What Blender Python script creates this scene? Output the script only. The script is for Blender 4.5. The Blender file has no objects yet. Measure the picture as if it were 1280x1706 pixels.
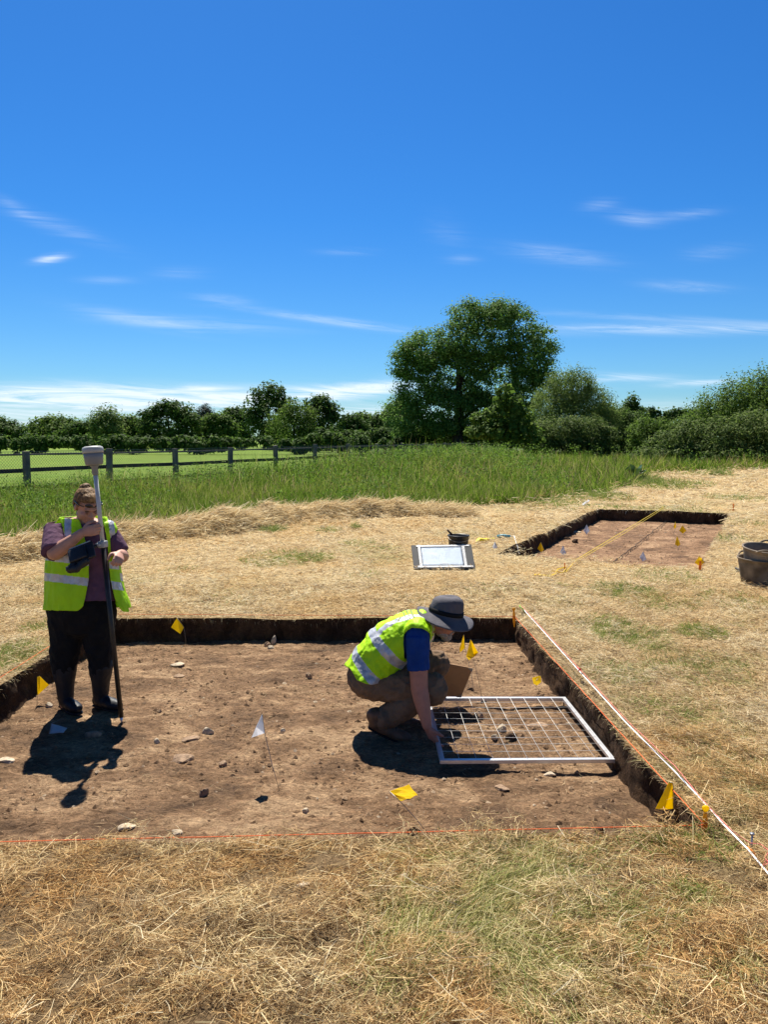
import bpy, bmesh, math, random
import numpy as np
from mathutils import Vector, Matrix
from mathutils.geometry import delaunay_2d_cdt

R = math.radians
random.seed(11)
rng = np.random.default_rng(11)
S = bpy.context.scene
COL = S.collection

# ---------------------------------------------------------------- camera model
F = 1280.0
PITCH = math.atan(125 / 1280)
CP, SP = math.cos(PITCH), math.sin(PITCH)
H = 1.74


def ray(px, py):
    dv = (853 - py) / F
    return Vector(((px - 640) / F, CP + SP * dv, -SP + CP * dv))


def P(px, py, z=0.0):
    d = ray(px, py)
    t = (z - H) / d.z
    return Vector((d.x * t, d.y * t, z))


def Q(px, py, Y):
    d = ray(px, py)
    t = Y / d.y
    return Vector((d.x * t, Y, H + d.z * t))


def proj(v):
    v = np.asarray(v, float)
    x, y, z = v[..., 0], v[..., 1], v[..., 2] - H
    dep = y * CP - z * SP
    up = y * SP + z * CP
    return 640 + F * x / dep, 853 - F * up / dep


cam = bpy.data.cameras.new("camera")
camo = bpy.data.objects.new("camera", cam)
COL.objects.link(camo)
camo.location = (0, 0, H)
camo.rotation_euler = (math.pi / 2 - PITCH, 0, 0)
cam.sensor_fit = 'HORIZONTAL'
cam.sensor_width = 36
cam.lens = 36
cam.clip_start = 0.05
cam.clip_end = 6000
S.camera = camo

# ---------------------------------------------------------------- noise
_T2 = rng.random((256, 256))
_T3 = rng.random((32, 32, 32))


def vn2(x, y):
    xi = np.floor(x).astype(int); yi = np.floor(y).astype(int)
    fx = x - xi; fy = y - yi
    fx = fx * fx * (3 - 2 * fx); fy = fy * fy * (3 - 2 * fy)
    a = _T2[xi & 255, yi & 255]; b = _T2[(xi + 1) & 255, yi & 255]
    c = _T2[xi & 255, (yi + 1) & 255]; d = _T2[(xi + 1) & 255, (yi + 1) & 255]
    return (a * (1 - fx) + b * fx) * (1 - fy) + (c * (1 - fx) + d * fx) * fy


def fbm2(x, y, o=4, seed=0.0):
    x = np.asarray(x, float) + seed * 17.3; y = np.asarray(y, float) + seed * 9.7
    s = 0; a = .5; n = 0
    for i in range(o):
        s = s + a * vn2(x, y); n += a
        x = x * 2.03 + 3.1; y = y * 2.03 + 7.7; a *= .5
    return s / n


def vn3(p):
    pi = np.floor(p).astype(int); f = p - pi
    f = f * f * (3 - 2 * f)
    r = 0
    for i in (0, 1):
        for j in (0, 1):
            for k in (0, 1):
                w = (f[:, 0] if i else 1 - f[:, 0]) * (f[:, 1] if j else 1 - f[:, 1]) * (f[:, 2] if k else 1 - f[:, 2])
                r = r + w * _T3[(pi[:, 0] + i) & 31, (pi[:, 1] + j) & 31, (pi[:, 2] + k) & 31]
    return r


def fbm3(p, o=3):
    s = 0; a = .5; n = 0
    for i in range(o):
        s = s + a * vn3(p); n += a
        p = p * 2.03 + 5.3; a *= .5
    return s / n


# ---------------------------------------------------------------- mesh helpers
def mesh_np(name, V, Fq, mats=(), smooth=False, midx=None):
    V = np.asarray(V, np.float32); Fq = np.asarray(Fq, np.int32)
    me = bpy.data.meshes.new(name)
    me.vertices.add(len(V)); me.vertices.foreach_set('co', V.ravel())
    k = Fq.shape[1]
    me.loops.add(Fq.size); me.loops.foreach_set('vertex_index', Fq.ravel())
    me.polygons.add(len(Fq))
    me.polygons.foreach_set('loop_start', np.arange(0, Fq.size, k, dtype=np.int32))
    if midx is not None:
        me.polygons.foreach_set('material_index', np.asarray(midx, np.int32))
    me.polygons.foreach_set('use_smooth', np.full(len(Fq), smooth))
    for m in mats:
        me.materials.append(m)
    me.update(calc_edges=True)
    return me


def link(name, me, parent=None, label=None, cat=None, group=None, kind=None):
    o = bpy.data.objects.new(name, me)
    COL.objects.link(o)
    if parent is not None:
        o.parent = parent
        o.matrix_parent_inverse = parent.matrix_basis.inverted()
    tag(o, label, cat, group, kind)
    return o


def tag(o, label=None, cat=None, group=None, kind=None):
    if label: o['label'] = label
    if cat: o['category'] = cat
    if group: o['group'] = group
    if kind: o['kind'] = kind


def empty(name, loc, label, cat, group=None):
    o = bpy.data.objects.new(name, None)
    COL.objects.link(o)
    o.location = loc
    o.empty_display_size = .1
    tag(o, label, cat, group)
    return o


def V3(a):
    return Vector(a)


def bm_tube(bm, pts, radii, seg=8, caps=True):
    pts = [Vector(p) for p in pts]
    if not hasattr(radii, '__len__'):
        radii = [radii] * len(pts)
    rings = []
    prev = None
    for i, p in enumerate(pts):
        d = (pts[min(i + 1, len(pts) - 1)] - pts[max(i - 1, 0)])
        d = d.normalized() if d.length > 1e-9 else Vector((0, 0, 1))
        if prev is None:
            u = d.orthogonal().normalized()
        else:
            u = (prev - d * prev.dot(d)); u = u.normalized() if u.length > 1e-6 else d.orthogonal().normalized()
        prev = u
        w = d.cross(u)
        rings.append([bm.verts.new(p + (u * math.cos(a) + w * math.sin(a)) * radii[i]) for a in [2 * math.pi * k / seg for k in range(seg)]])
    for a, b in zip(rings, rings[1:]):
        for k in range(seg):
            bm.faces.new((a[k], a[(k + 1) % seg], b[(k + 1) % seg], b[k]))
    if caps:
        bm.faces.new(rings[0][::-1]); bm.faces.new(rings[-1])


def bm_loft(bm, secs, side, seg=20, cap=True):
    """secs: (center, half size along side, half size across); rounded caps."""
    side = Vector(side).normalized()
    C = [Vector(s[0]) for s in secs]
    n = len(C)
    full = []
    dirs = []
    for i in range(n):
        dirs.append((C[min(i + 1, n - 1)] - C[max(i - 1, 0)]).normalized())
    if cap:
        d, c, a, b = dirs[0], C[0], secs[0][1], secs[0][2]
        m = min(a, b)
        for q in (85, 60, 30):
            full.append((c - d * m * math.sin(R(q)) * .8, a * math.cos(R(q)), b * math.cos(R(q)), d))
    for i in range(n):
        full.append((C[i], secs[i][1], secs[i][2], dirs[i]))
    if cap:
        d, c, a, b = dirs[-1], C[-1], secs[-1][1], secs[-1][2]
        m = min(a, b)
        for q in (30, 60, 85):
            full.append((c + d * m * math.sin(R(q)) * .8, a * math.cos(R(q)), b * math.cos(R(q)), d))
    rings = []
    for c, a, b, d in full:
        u = (side - d * side.dot(d)).normalized()
        w = d.cross(u)
        rings.append([bm.verts.new(c + u * math.cos(t) * a + w * math.sin(t) * b) for t in [2 * math.pi * k / seg for k in range(seg)]])
    for p, q in zip(rings, rings[1:]):
        for k in range(seg):
            bm.faces.new((p[k], p[(k + 1) % seg], q[(k + 1) % seg], q[k]))
    bm.faces.new(rings[0][::-1]); bm.faces.new(rings[-1])


def bm_cap(bm, p0, p1, r0, r1, seg=14):
    p0 = Vector(p0); p1 = Vector(p1)
    s = (p1 - p0).orthogonal()
    bm_loft(bm, [(p0, r0, r0), (p0.lerp(p1, .5), (r0 + r1) / 2, (r0 + r1) / 2), (p1, r1, r1)], s, seg)


def bm_ell(bm, c, r, rot=None, seg=16):
    m = Matrix.Translation(Vector(c)) @ (rot.to_4x4() if rot is not None else Matrix.Identity(4)) @ Matrix.Diagonal((r[0], r[1], r[2], 1))
    bmesh.ops.create_uvsphere(bm, u_segments=seg, v_segments=max(8, seg // 2), radius=1, matrix=m)


def bm_box(bm, c, s, rot=None, bev=0.0):
    m = Matrix.Translation(Vector(c)) @ (rot.to_4x4() if rot is not None else Matrix.Identity(4)) @ Matrix.Diagonal((s[0], s[1], s[2], 1))
    r = bmesh.ops.create_cube(bm, size=1, matrix=m)
    if bev:
        es = list({e for v in r['verts'] for e in v.link_edges})
        bmesh.ops.bevel(bm, geom=es, offset=bev, segments=2, affect='EDGES', profile=.6)


def bm_lathe(bm, prof, seg=28, mat=None):
    mat = mat or Matrix.Identity(4)
    rings = []
    for r, z in prof:
        rings.append([bm.verts.new(mat @ Vector((r * math.cos(t), r * math.sin(t), z))) for t in [2 * math.pi * k / seg for k in range(seg)]])
    for a, b in zip(rings, rings[1:]):
        for k in range(seg):
            bm.faces.new((a[k], a[(k + 1) % seg], b[(k + 1) % seg], b[k]))
    return rings


def bm_mesh(bm, name, mats=(), smooth=True):
    bmesh.ops.recalc_face_normals(bm, faces=bm.faces)
    me = bpy.data.meshes.new(name)
    bm.to_mesh(me); bm.free()
    for m in mats:
        me.materials.append(m)
    me.polygons.foreach_set('use_smooth', np.full(len(me.polygons), smooth))
    return me


def fuse(bm, name, voxel, smooth=4, fold=None, mats=()):
    """one continuous surface from overlapping closed shapes"""
    me = bm_mesh(bm, name + '_raw')
    o = bpy.data.objects.new(name + '_raw', me)
    COL.objects.link(o)
    m = o.modifiers.new('r', 'REMESH'); m.mode = 'VOXEL'; m.voxel_size = voxel; m.use_smooth_shade = True
    if smooth:
        s = o.modifiers.new('s', 'SMOOTH'); s.factor = .5; s.iterations = smooth
    dg = bpy.context.evaluated_depsgraph_get()
    dg.update()
    out = bpy.data.meshes.new_from_object(o.evaluated_get(dg))
    bpy.data.objects.remove(o); bpy.data.meshes.remove(me)
    out.name = name
    if fold:
        n = len(out.vertices)
        co = np.empty(n * 3, np.float32); out.vertices.foreach_get('co', co); co = co.reshape(-1, 3).astype(float)
        no = np.empty(n * 3, np.float32); out.vertex_normals.foreach_get('vector', no); no = no.reshape(-1, 3)
        for amp, fr in fold:
            d = fbm3(co * np.array(fr), 3) - .5
            ridge = (.5 - np.abs(d) * 2.2)
            co = co + no * (ridge * amp)[:, None]
        out.vertices.foreach_set('co', co.astype(np.float32).ravel())
    out.materials.clear()
    for mm in mats:
        out.materials.append(mm)
    out.update()
    return out


def coords(me):
    co = np.empty(len(me.vertices) * 3, np.float32)
    me.vertices.foreach_get('co', co)
    return co.reshape(-1, 3).astype(float)


def trim(me, drop_face, mat_face=None, thick=0.0):
    """delete faces by rule on their centres; set material index by rule; then give thickness"""
    nf = len(me.polygons)
    c = np.empty(nf * 3, np.float32); me.polygons.foreach_get('center', c); c = c.reshape(-1, 3).astype(float)
    n = np.empty(nf * 3, np.float32); me.polygons.foreach_get('normal', n); n = n.reshape(-1, 3).astype(float)
    if mat_face is not None:
        me.polygons.foreach_set('material_index', np.asarray(mat_face(c, n), np.int32))
    kill = drop_face(c, n)
    bm = bmesh.new(); bm.from_mesh(me)
    bm.faces.ensure_lookup_table()
    bmesh.ops.delete(bm, geom=[bm.faces[i] for i in np.nonzero(kill)[0]], context='FACES')
    # tidy the cut edges
    for _ in range(6):
        bv = [v for v in bm.verts if v.is_boundary]
        new = {}
        for v in bv:
            nb = [e.other_vert(v).co for e in v.link_edges if e.is_boundary]
            if len(nb) == 2:
                new[v] = v.co * .5 + (nb[0] + nb[1]) * .25
        for v, p in new.items():
            v.co = p
    if thick:
        bm.normal_update()
        outer = bm.faces[:]
        rim = [(e.verts[0], e.verts[1]) for e in bm.edges if e.is_boundary]
        inner = {v: bm.verts.new(v.co - v.normal * thick) for v in bm.verts[:]}
        for f in outer:
            q = bm.faces.new([inner[v] for v in reversed(f.verts)]); q.material_index = f.material_index; q.smooth = True
        for a, b in rim:
            bm.faces.new((a, b, inner[b], inner[a]))
        bmesh.ops.recalc_face_normals(bm, faces=bm.faces)
    bm.to_mesh(me); bm.free()
    me.polygons.foreach_set('use_smooth', np.full(len(me.polygons), True))
    me.update()
    return me


def ribbons(p0, d0, length, width, droop, wd=None, taper=(1, .8, .15), bend=0.0):
    """bent strips: 6 vertices, 2 faces each; droop bends the tip down (metres)"""
    n = len(p0)
    length = length[:, None]
    if wd is None:
        wd = np.cross(d0, rng.normal(size=(n, 3)))
        wd /= np.linalg.norm(wd, axis=1, keepdims=True) + 1e-9
    w = (width * .5)[:, None]
    dz = np.zeros((n, 3)); dz[:, 2] = droop
    p1 = p0 + d0 * length * .5 - dz * .25
    if bend:
        p1 = p1 + np.cross(d0, [0, 0, 1.0]) * length * (rng.normal(size=n) * bend)[:, None]
    p2 = p0 + d0 * length - dz
    V = np.stack([p0 - wd * w * taper[0], p0 + wd * w * taper[0], p1 - wd * w * taper[1], p1 + wd * w * taper[1],
                  p2 - wd * w * taper[2], p2 + wd * w * taper[2]], 1).reshape(-1, 3)
    b = (np.arange(n) * 6)[:, None]
    Fq = np.stack([b + [[0, 1, 3, 2]], b + [[2, 3, 5, 4]]], 1).reshape(-1, 4)
    return V, Fq


def cat_parts(parts):
    Vs, Fs, Ms, off = [], [], [], 0
    for V, Fq, m in parts:
        Vs.append(V); Fs.append(Fq + off); Ms.append(np.full(len(Fq), m)); off += len(V)
    return np.concatenate(Vs), np.concatenate(Fs), np.concatenate(Ms)


# ---------------------------------------------------------------- materials
def new_mat(name):
    m = bpy.data.materials.new(name); m.use_nodes = True
    nt = m.node_tree
    return m, nt, nt.nodes['Principled BSDF'], nt.nodes['Material Output']


def N(nt, typ, **kw):
    n = nt.nodes.new(typ)
    for k, v in kw.items():
        if k.startswith('i_'):
            n.inputs[int(k[2:]) if k[2:].isdigit() else k[2:].replace('_', ' ')].default_value = v
        else:
            setattr(n, k, v)
    return n


def ramp(nt, stops, src=None, interp='LINEAR'):
    n = nt.nodes.new('ShaderNodeValToRGB')
    n.color_ramp.interpolation = interp
    e = n.color_ramp.elements
    while len(e) < len(stops): e.new(.5)
    for el, (p, c) in zip(e, stops):
        el.position = p; el.color = (c[0], c[1], c[2], 1)
    if src is not None: nt.links.new(src, n.inputs[0])
    return n


def mix(nt, a, b, fac, mode='MIX'):
    n = nt.nodes.new('ShaderNodeMix'); n.data_type = 'RGBA'; n.blend_type = mode
    for sock, v in ((n.inputs[6], a), (n.inputs[7], b), (n.inputs[0], fac)):
        if hasattr(v, 'is_linked') or hasattr(v, 'links'): nt.links.new(v, sock)
        elif hasattr(v, '__len__'): sock.default_value = (v[0], v[1], v[2], 1)
        else: sock.default_value = v
    return n.outputs[2]


def plain(name, col, rough=.6, spec=.3, var=.15, scale=6, bump=0, bscale=40, metal=0, col2=None, trans=0.0, detail=4):
    m, nt, bs, out = new_mat(name)
    tc = N(nt, 'ShaderNodeTexCoord')
    no = N(nt, 'ShaderNodeTexNoise'); no.inputs['Scale'].default_value = scale; no.inputs['Detail'].default_value = detail
    nt.links.new(tc.outputs['Object'], no.inputs['Vector'])
    c = Vector(col)
    lo = c * (1 - var); hi = Vector(col2) if col2 else c * (1 + var)
    r = ramp(nt, [(.3, lo), (.7, hi)], no.outputs[0])
    nt.links.new(r.outputs[0], bs.inputs['Base Color'])
    bs.inputs['Roughness'].default_value = rough
    bs.inputs['Specular IOR Level'].default_value = spec
    bs.inputs['Metallic'].default_value = metal
    if bump:
        n2 = N(nt, 'ShaderNodeTexNoise'); n2.inputs['Scale'].default_value = bscale; n2.inputs['Detail'].default_value = 5
        nt.links.new(tc.outputs['Object'], n2.inputs['Vector'])
        b = N(nt, 'ShaderNodeBump'); b.inputs['Strength'].default_value = bump; b.inputs['Distance'].default_value = .01
        nt.links.new(n2.outputs[0], b.inputs['Height']); nt.links.new(b.outputs[0], bs.inputs['Normal'])
    if trans:
        t = N(nt, 'ShaderNodeBsdfTranslucent'); nt.links.new(r.outputs[0], t.inputs[0])
        mx = N(nt, 'ShaderNodeMixShader'); mx.inputs[0].default_value = trans
        nt.links.new(bs.outputs[0], mx.inputs[1]); nt.links.new(t.outputs[0], mx.inputs[2]); nt.links.new(mx.outputs[0], out.inputs[0])
    return m


def blade_mat(name, stops, patch=None, pscale=.8, trans=.3, rough=.7, spec=.12):
    """each strip or leaf its own tint; patches of another tint across the place"""
    m, nt, bs, out = new_mat(name)
    g = N(nt, 'ShaderNodeNewGeometry')
    r = ramp(nt, stops, g.outputs['Random Per Island'])
    col = r.outputs[0]
    if patch:
        tc = N(nt, 'ShaderNodeTexCoord')
        no = N(nt, 'ShaderNodeTexNoise'); no.inputs['Scale'].default_value = pscale; no.inputs['Detail'].default_value = 5
        nt.links.new(tc.outputs['Object'], no.inputs['Vector'])
        f = ramp(nt, [(.42, (0, 0, 0)), (.62, (1, 1, 1))], no.outputs[0])
        col = mix(nt, col, patch, f.outputs[0], 'MULTIPLY')
    nt.links.new(col, bs.inputs['Base Color'])
    bs.inputs['Roughness'].default_value = rough
    bs.inputs['Specular IOR Level'].default_value = spec
    t = N(nt, 'ShaderNodeBsdfTranslucent'); nt.links.new(col, t.inputs[0])
    mx = N(nt, 'ShaderNodeMixShader'); mx.inputs[0].default_value = trans
    nt.links.new(bs.outputs[0], mx.inputs[1]); nt.links.new(t.outputs[0], mx.inputs[2]); nt.links.new(mx.outputs[0], out.inputs[0])
    return m
# ---------------------------------------------------------------- light and sky
SUN_EL, SUN_AZ = R(57), R(-13)
sv = Vector((math.sin(SUN_AZ) * math.cos(SUN_EL), math.cos(SUN_AZ) * math.cos(SUN_EL), math.sin(SUN_EL)))
sun = bpy.data.lights.new("sun", 'SUN')
sun.energy = 5.0; sun.angle = R(.53); sun.color = (1, .95, .86)
suno = bpy.data.objects.new("sun", sun); COL.objects.link(suno)
suno.location = (0, 0, 30)
suno.rotation_euler = sv.to_track_quat('Z', 'Y').to_euler()

w = bpy.data.worlds.new("World"); S.world = w; w.use_nodes = True
nt = w.node_tree; nt.nodes.clear()
out = N(nt, 'ShaderNodeOutputWorld'); bg = N(nt, 'ShaderNodeBackground')
bg.inputs[1].default_value = .062
nt.links.new(bg.outputs[0], out.inputs[0])
sky = N(nt, 'ShaderNodeTexSky'); sky.sky_type = 'NISHITA'; sky.sun_disc = False
sky.sun_elevation = SUN_EL; sky.sun_rotation = SUN_AZ
sky.altitude = 60; sky.air_density = 1.0; sky.dust_density = .25; sky.ozone_density = 3.0
tc = N(nt, 'ShaderNodeTexCoord')
sep = N(nt, 'ShaderNodeSeparateXYZ'); nt.links.new(tc.outputs['Generated'], sep.inputs[0])


def mth(op, a, b=None, c=None, clamp=False):
    n = nt.nodes.new('ShaderNodeMath'); n.operation = op; n.use_clamp = clamp
    for s, v in zip(n.inputs, (a, b, c)):
        if v is None: continue
        if hasattr(v, 'links'): nt.links.new(v, s)
        else: s.default_value = v
    return n.outputs[0]


yy = mth('MAXIMUM', sep.outputs[1], .05)
U = mth('DIVIDE', sep.outputs[0], yy)
Vv = mth('DIVIDE', sep.outputs[2], yy)
comb = N(nt, 'ShaderNodeCombineXYZ')
nt.links.new(mth('MULTIPLY', mth('ADD', U, mth('MULTIPLY', Vv, .8)), 3.4), comb.inputs[0]); nt.links.new(mth('MULTIPLY', mth('ADD', Vv, mth('MULTIPLY', U, .05)), 46.0), comb.inputs[1])
cn = N(nt, 'ShaderNodeTexNoise'); cn.inputs['Scale'].default_value = 1.6; cn.inputs['Detail'].default_value = 9; cn.inputs['Roughness'].default_value = .68
cn.inputs['Distortion'].default_value = 1.1
nt.links.new(comb.outputs[0], cn.inputs['Vector'])
fib = N(nt, 'ShaderNodeMapRange'); fib.inputs[1].default_value = .38; fib.inputs[2].default_value = .64
nt.links.new(cn.outputs[0], fib.inputs[0])
# streaks of thin high cloud: where they hang in the sky (image point), half length, half height, slope, density
streaks = [(1130, 549, 210, 8, .0, .6), (1090, 530, 190, 5, .05, .22), (330, 540, 130, 10, .06, .22), (560, 536, 120, 6, .13, .4), (230, 533, 90, 10, .2, .22),
           (90, 653, 190, 13, .0, 1.1), (575, 652, 120, 12, -.1, 1.3), (330, 664, 200, 15, -.03, 1.1), (180, 672, 200, 10, .02, .9), (20, 695, 260, 22, 0, .6), (500, 690, 200, 16, 0, .5), (330, 648, 30, 4, 0, .6),
           (85, 431, 24, 6, -.15, .75), (1060, 364, 34, 10, .1, .26), (1140, 358, 45, 7, -.1, .2), (930, 425, 75, 12, .12, .24), (1190, 420, 40, 10, -.1, .17),
           (1150, 478, 60, 8, .05, .22), (90, 375, 80, 12, .35, .17), (30, 350, 30, 10, .6, .12), (300, 455, 40, 8, 0, .15), (580, 420, 40, 5, 0, .18),
           (1000, 342, 26, 9, -.1, .16), (1040, 630, 75, 6, .0, .7), (1165, 638, 60, 5, -.06, .7), (930, 640, 60, 16, 0, .6), (1110, 680, 90, 12, 0, .55), (640, 690, 80, 14, 0, .5),
           (370, 500, 40, 8, .1, .2), (180, 467, 40, 6, 0, .12), (745, 390, 30, 24, .3, .08), (770, 433, 24, 6, 0, .18)]
tot = None
for (px, py, a, b, k, s) in streaks:
    d = ray(px, py); cu = d.x / d.y; cv = d.z / d.y
    du = mth('SUBTRACT', U, cu)
    dv = mth('ADD', mth('SUBTRACT', Vv, cv), mth('MULTIPLY', du, k))
    e = mth('ADD', mth('POWER', mth('ABSOLUTE', mth('MULTIPLY', du, F / a)), 2.0), mth('POWER', mth('ABSOLUTE', mth('MULTIPLY', dv, F / b)), 2.0))
    g = mth('MULTIPLY', mth('EXPONENT', mth('MULTIPLY', e, -1.0)), s)
    tot = g if tot is None else mth('ADD', tot, g)
cl = mth('MULTIPLY', tot, mth('ADD', mth('MULTIPLY', fib.outputs[0], 1.0), .12), clamp=True)
cl = mth('MULTIPLY', cl, mth('GREATER_THAN', sep.outputs[1], .05))
hs = N(nt, 'ShaderNodeHueSaturation'); hs.inputs['Saturation'].default_value = 1.22; hs.inputs['Value'].default_value = 1.0
nt.links.new(sky.outputs[0], hs.inputs['Color'])
elv = N(nt, 'ShaderNodeMapRange'); elv.inputs[1].default_value = 0.0; elv.inputs[2].default_value = .26
nt.links.new(sep.outputs[2], elv.inputs[0])
# sky above the view darkened, an added grade to weaken fill light in shadows
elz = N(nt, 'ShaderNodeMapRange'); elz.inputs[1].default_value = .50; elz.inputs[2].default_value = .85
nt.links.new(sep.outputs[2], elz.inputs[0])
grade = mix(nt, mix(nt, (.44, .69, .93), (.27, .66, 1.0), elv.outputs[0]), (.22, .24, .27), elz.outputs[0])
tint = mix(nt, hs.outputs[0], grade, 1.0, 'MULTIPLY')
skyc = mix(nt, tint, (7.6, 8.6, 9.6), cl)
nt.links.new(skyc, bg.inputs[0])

S.view_settings.view_transform = 'Standard'
S.view_settings.look = 'None'
S.view_settings.exposure = .95
S.view_settings.gamma = 1
S.cycles.max_bounces = 6
S.cycles.diffuse_bounces = 3
S.cycles.transparent_max_bounces = 8

# ---------------------------------------------------------------- the ground plan
D1, D2 = .22, .27
T1 = [P(172, 1030), P(860, 1029), P(1178, 1383), Vector((-2.70, 3.10, 0))]      # near trench: far-left, far-right, near-right, near-left
T2 = [P(997, 848), P(1218, 855), P(1168, 946), P(822, 924)]


def outline(cor, step=.05, amp=.022, seed=1):
    pts = []
    for a, b in zip(cor, cor[1:] + cor[:1]):
        n = max(4, int((b - a).length / step))
        nrm = Vector((b.y - a.y, a.x - b.x, 0)).normalized()
        for i in range(n):
            t = i / n
            p = a.lerp(b, t)
            q = (fbm2(p.x * 4, p.y * 4, 4, seed) - .5) * 2 * amp * min(1, 8 * t + .2, 8 * (1 - t) + .2)
            pts.append((p.x + nrm.x * q, p.y + nrm.y * q))
    return np.array(pts)


O1 = outline(T1, .04, .03, 1)
O2 = outline(T2, .06, .04, 2)


def in_poly(x, y, poly):
    r = np.zeros(np.shape(x), bool)
    n = len(poly)
    for i in range(n):
        x0, y0 = poly[i][0], poly[i][1]; x1, y1 = poly[(i + 1) % n][0], poly[(i + 1) % n][1]
        if y0 == y1: continue
        c = ((y0 > y) != (y1 > y)) & (x < (x1 - x0) * (y - y0) / (y1 - y0) + x0)
        r ^= c
    return r


def shrink(cor, d):
    c = sum((Vector(p) for p in cor), Vector()) / len(cor)
    return [Vector(p) + (c - Vector(p)).normalized() * d * 1.4 for p in cor]


FENCE0 = Vector((-9.44, 20.3, 0)); FSTEP = Vector((1.30, 2.47, 0))
# meadow of uncut grass: its cut edge, then round behind the hedges and back along the fence
edge_px = [(-500, 990), (-150, 925), (0, 904), (200, 886), (420, 868), (600, 852), (760, 849), (835, 842), (905, 831), (1000, 827), (1050, 812), (1072, 796), (1100, 787), (1190, 785), (1280, 782), (1600, 781)]
MEADOW = [P(*p).xy.to_tuple() for p in edge_px] + [(40, 60), (10, 64)] + [(FENCE0 + FSTEP * k).xy.to_tuple() for k in (13, 8, 4, 0, -4)] + [(-25, -2)]


def rise(x, y):
    return .42 * np.exp(-(((x - 4.3) / 5) ** 2 + ((y - 33) / 6.5) ** 2)) + .25 * np.exp(-(((x - 9) / 9) ** 2 + ((y - 52) / 10) ** 2))


def gz(x, y):
    x = np.asarray(x, float); y = np.asarray(y, float)
    fall = np.clip((y - 4) / 10, 0, 1)
    return (fbm2(x * 1.7, y * 1.7, 4, 3) - .5) * (.03 + .05 * fall) + rise(x, y)


# ground sheet by constrained triangulation, with the two pits left open
gx, gy = np.meshgrid(np.arange(-6, 6.5, .13), np.arange(1.2, 13, .13))
g1 = np.stack([gx.ravel(), gy.ravel()], 1)
gx, gy = np.meshgrid(np.arange(-30, 36, .55), np.arange(1, 62, .55))
g2 = np.stack([gx.ravel(), gy.ravel()], 1)
g2 = g2[~((np.abs(g2[:, 0] - .25) < 6.4) & (g2[:, 1] < 13.2))]
gx, gy = np.meshgrid(np.arange(-260, 261, 13), np.arange(-40, 420, 13))
g3 = np.stack([gx.ravel(), gy.ravel()], 1)
g3 = g3[~((g3[:, 0] > -31) & (g3[:, 0] < 37) & (g3[:, 1] > 0) & (g3[:, 1] < 63))]
g4 = np.array([[r * math.cos(t), r * math.sin(t)] for r in (700, 1500, 3000) for t in np.linspace(0, 2 * math.pi, 24, endpoint=False)])
gp = np.concatenate([g1, g2, g3, g4])
gp += rng.normal(size=gp.shape) * .02
near_o = np.zeros(len(gp), bool)
for O in (O1, O2):
    c = O.mean(0); rr = np.abs(O - c).max() + .3
    idx = np.nonzero(np.abs(gp - c).max(1) < rr)[0]
    dmin = np.sqrt(((gp[idx, None, :] - O[None]) ** 2).sum(2)).min(1)
    near_o[idx] |= (dmin < .05) | in_poly(gp[idx, 0], gp[idx, 1], O)
gp = gp[~near_o]
allp = np.concatenate([O1, O2, gp])
n1, n2 = len(O1), len(O2)
edges = [(i, (i + 1) % n1) for i in range(n1)] + [(n1 + i, n1 + (i + 1) % n2) for i in range(n2)]
res = delaunay_2d_cdt([Vector(p) for p in allp], edges, [], 0, 1e-5)
vv = np.array([v[:] for v in res[0]])
ff = np.array([f for f in res[2] if len(f) == 3])
cc = vv[ff].mean(1)
ff = ff[~(in_poly(cc[:, 0], cc[:, 1], O1) | in_poly(cc[:, 0], cc[:, 1], O2))]
zz = gz(vv[:, 0], vv[:, 1])
far = np.hypot(vv[:, 0], vv[:, 1]) > 500
zz[far] = 0
GV = np.stack([vv[:, 0], vv[:, 1], zz], 1)


def fence_side(x, y):
    """>0 beyond the fence (the mown field)"""
    return (FSTEP.x * (y - FENCE0.y) - FSTEP.y * (x - FENCE0.x)) / FSTEP.length


def zones(x, y):
    jx = (fbm2(x * .9, y * .9, 3, 5) - .5) * 1.2; jy = (fbm2(x * .9, y * .9, 3, 6) - .5) * 1.2
    mead = in_poly(x + jx, y + jy, MEADOW)
    field = (fence_side(x, y) > 0) & (y > 6) & (x < 2 - .05 * y)
    return mead, field


mead, field = zones(vv[:, 0], vv[:, 1])
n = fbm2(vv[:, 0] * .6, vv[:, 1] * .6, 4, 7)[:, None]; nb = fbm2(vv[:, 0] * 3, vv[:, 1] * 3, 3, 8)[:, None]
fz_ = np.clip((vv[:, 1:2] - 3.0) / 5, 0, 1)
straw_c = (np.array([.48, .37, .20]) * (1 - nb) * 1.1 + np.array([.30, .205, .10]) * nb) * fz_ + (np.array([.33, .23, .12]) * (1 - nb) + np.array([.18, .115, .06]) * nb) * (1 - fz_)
lush = np.clip((n - .58) * 6, 0, 1) * .5
straw_c = straw_c * (1 - lush) + np.array([.16, .17, .045]) * lush
mead_c = np.array([.045, .075, .016]) * (1 - n) + np.array([.10, .13, .03]) * n
field_c = (np.array([.11, .20, .02]) * (1 - n) + np.array([.175, .235, .035]) * n) * (.72 + .5 * nb)
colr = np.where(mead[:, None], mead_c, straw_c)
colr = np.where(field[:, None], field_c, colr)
pale = (vv[:, 1] > 60)
colr = np.where(pale[:, None] & ~field[:, None], mead_c, colr)

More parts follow.
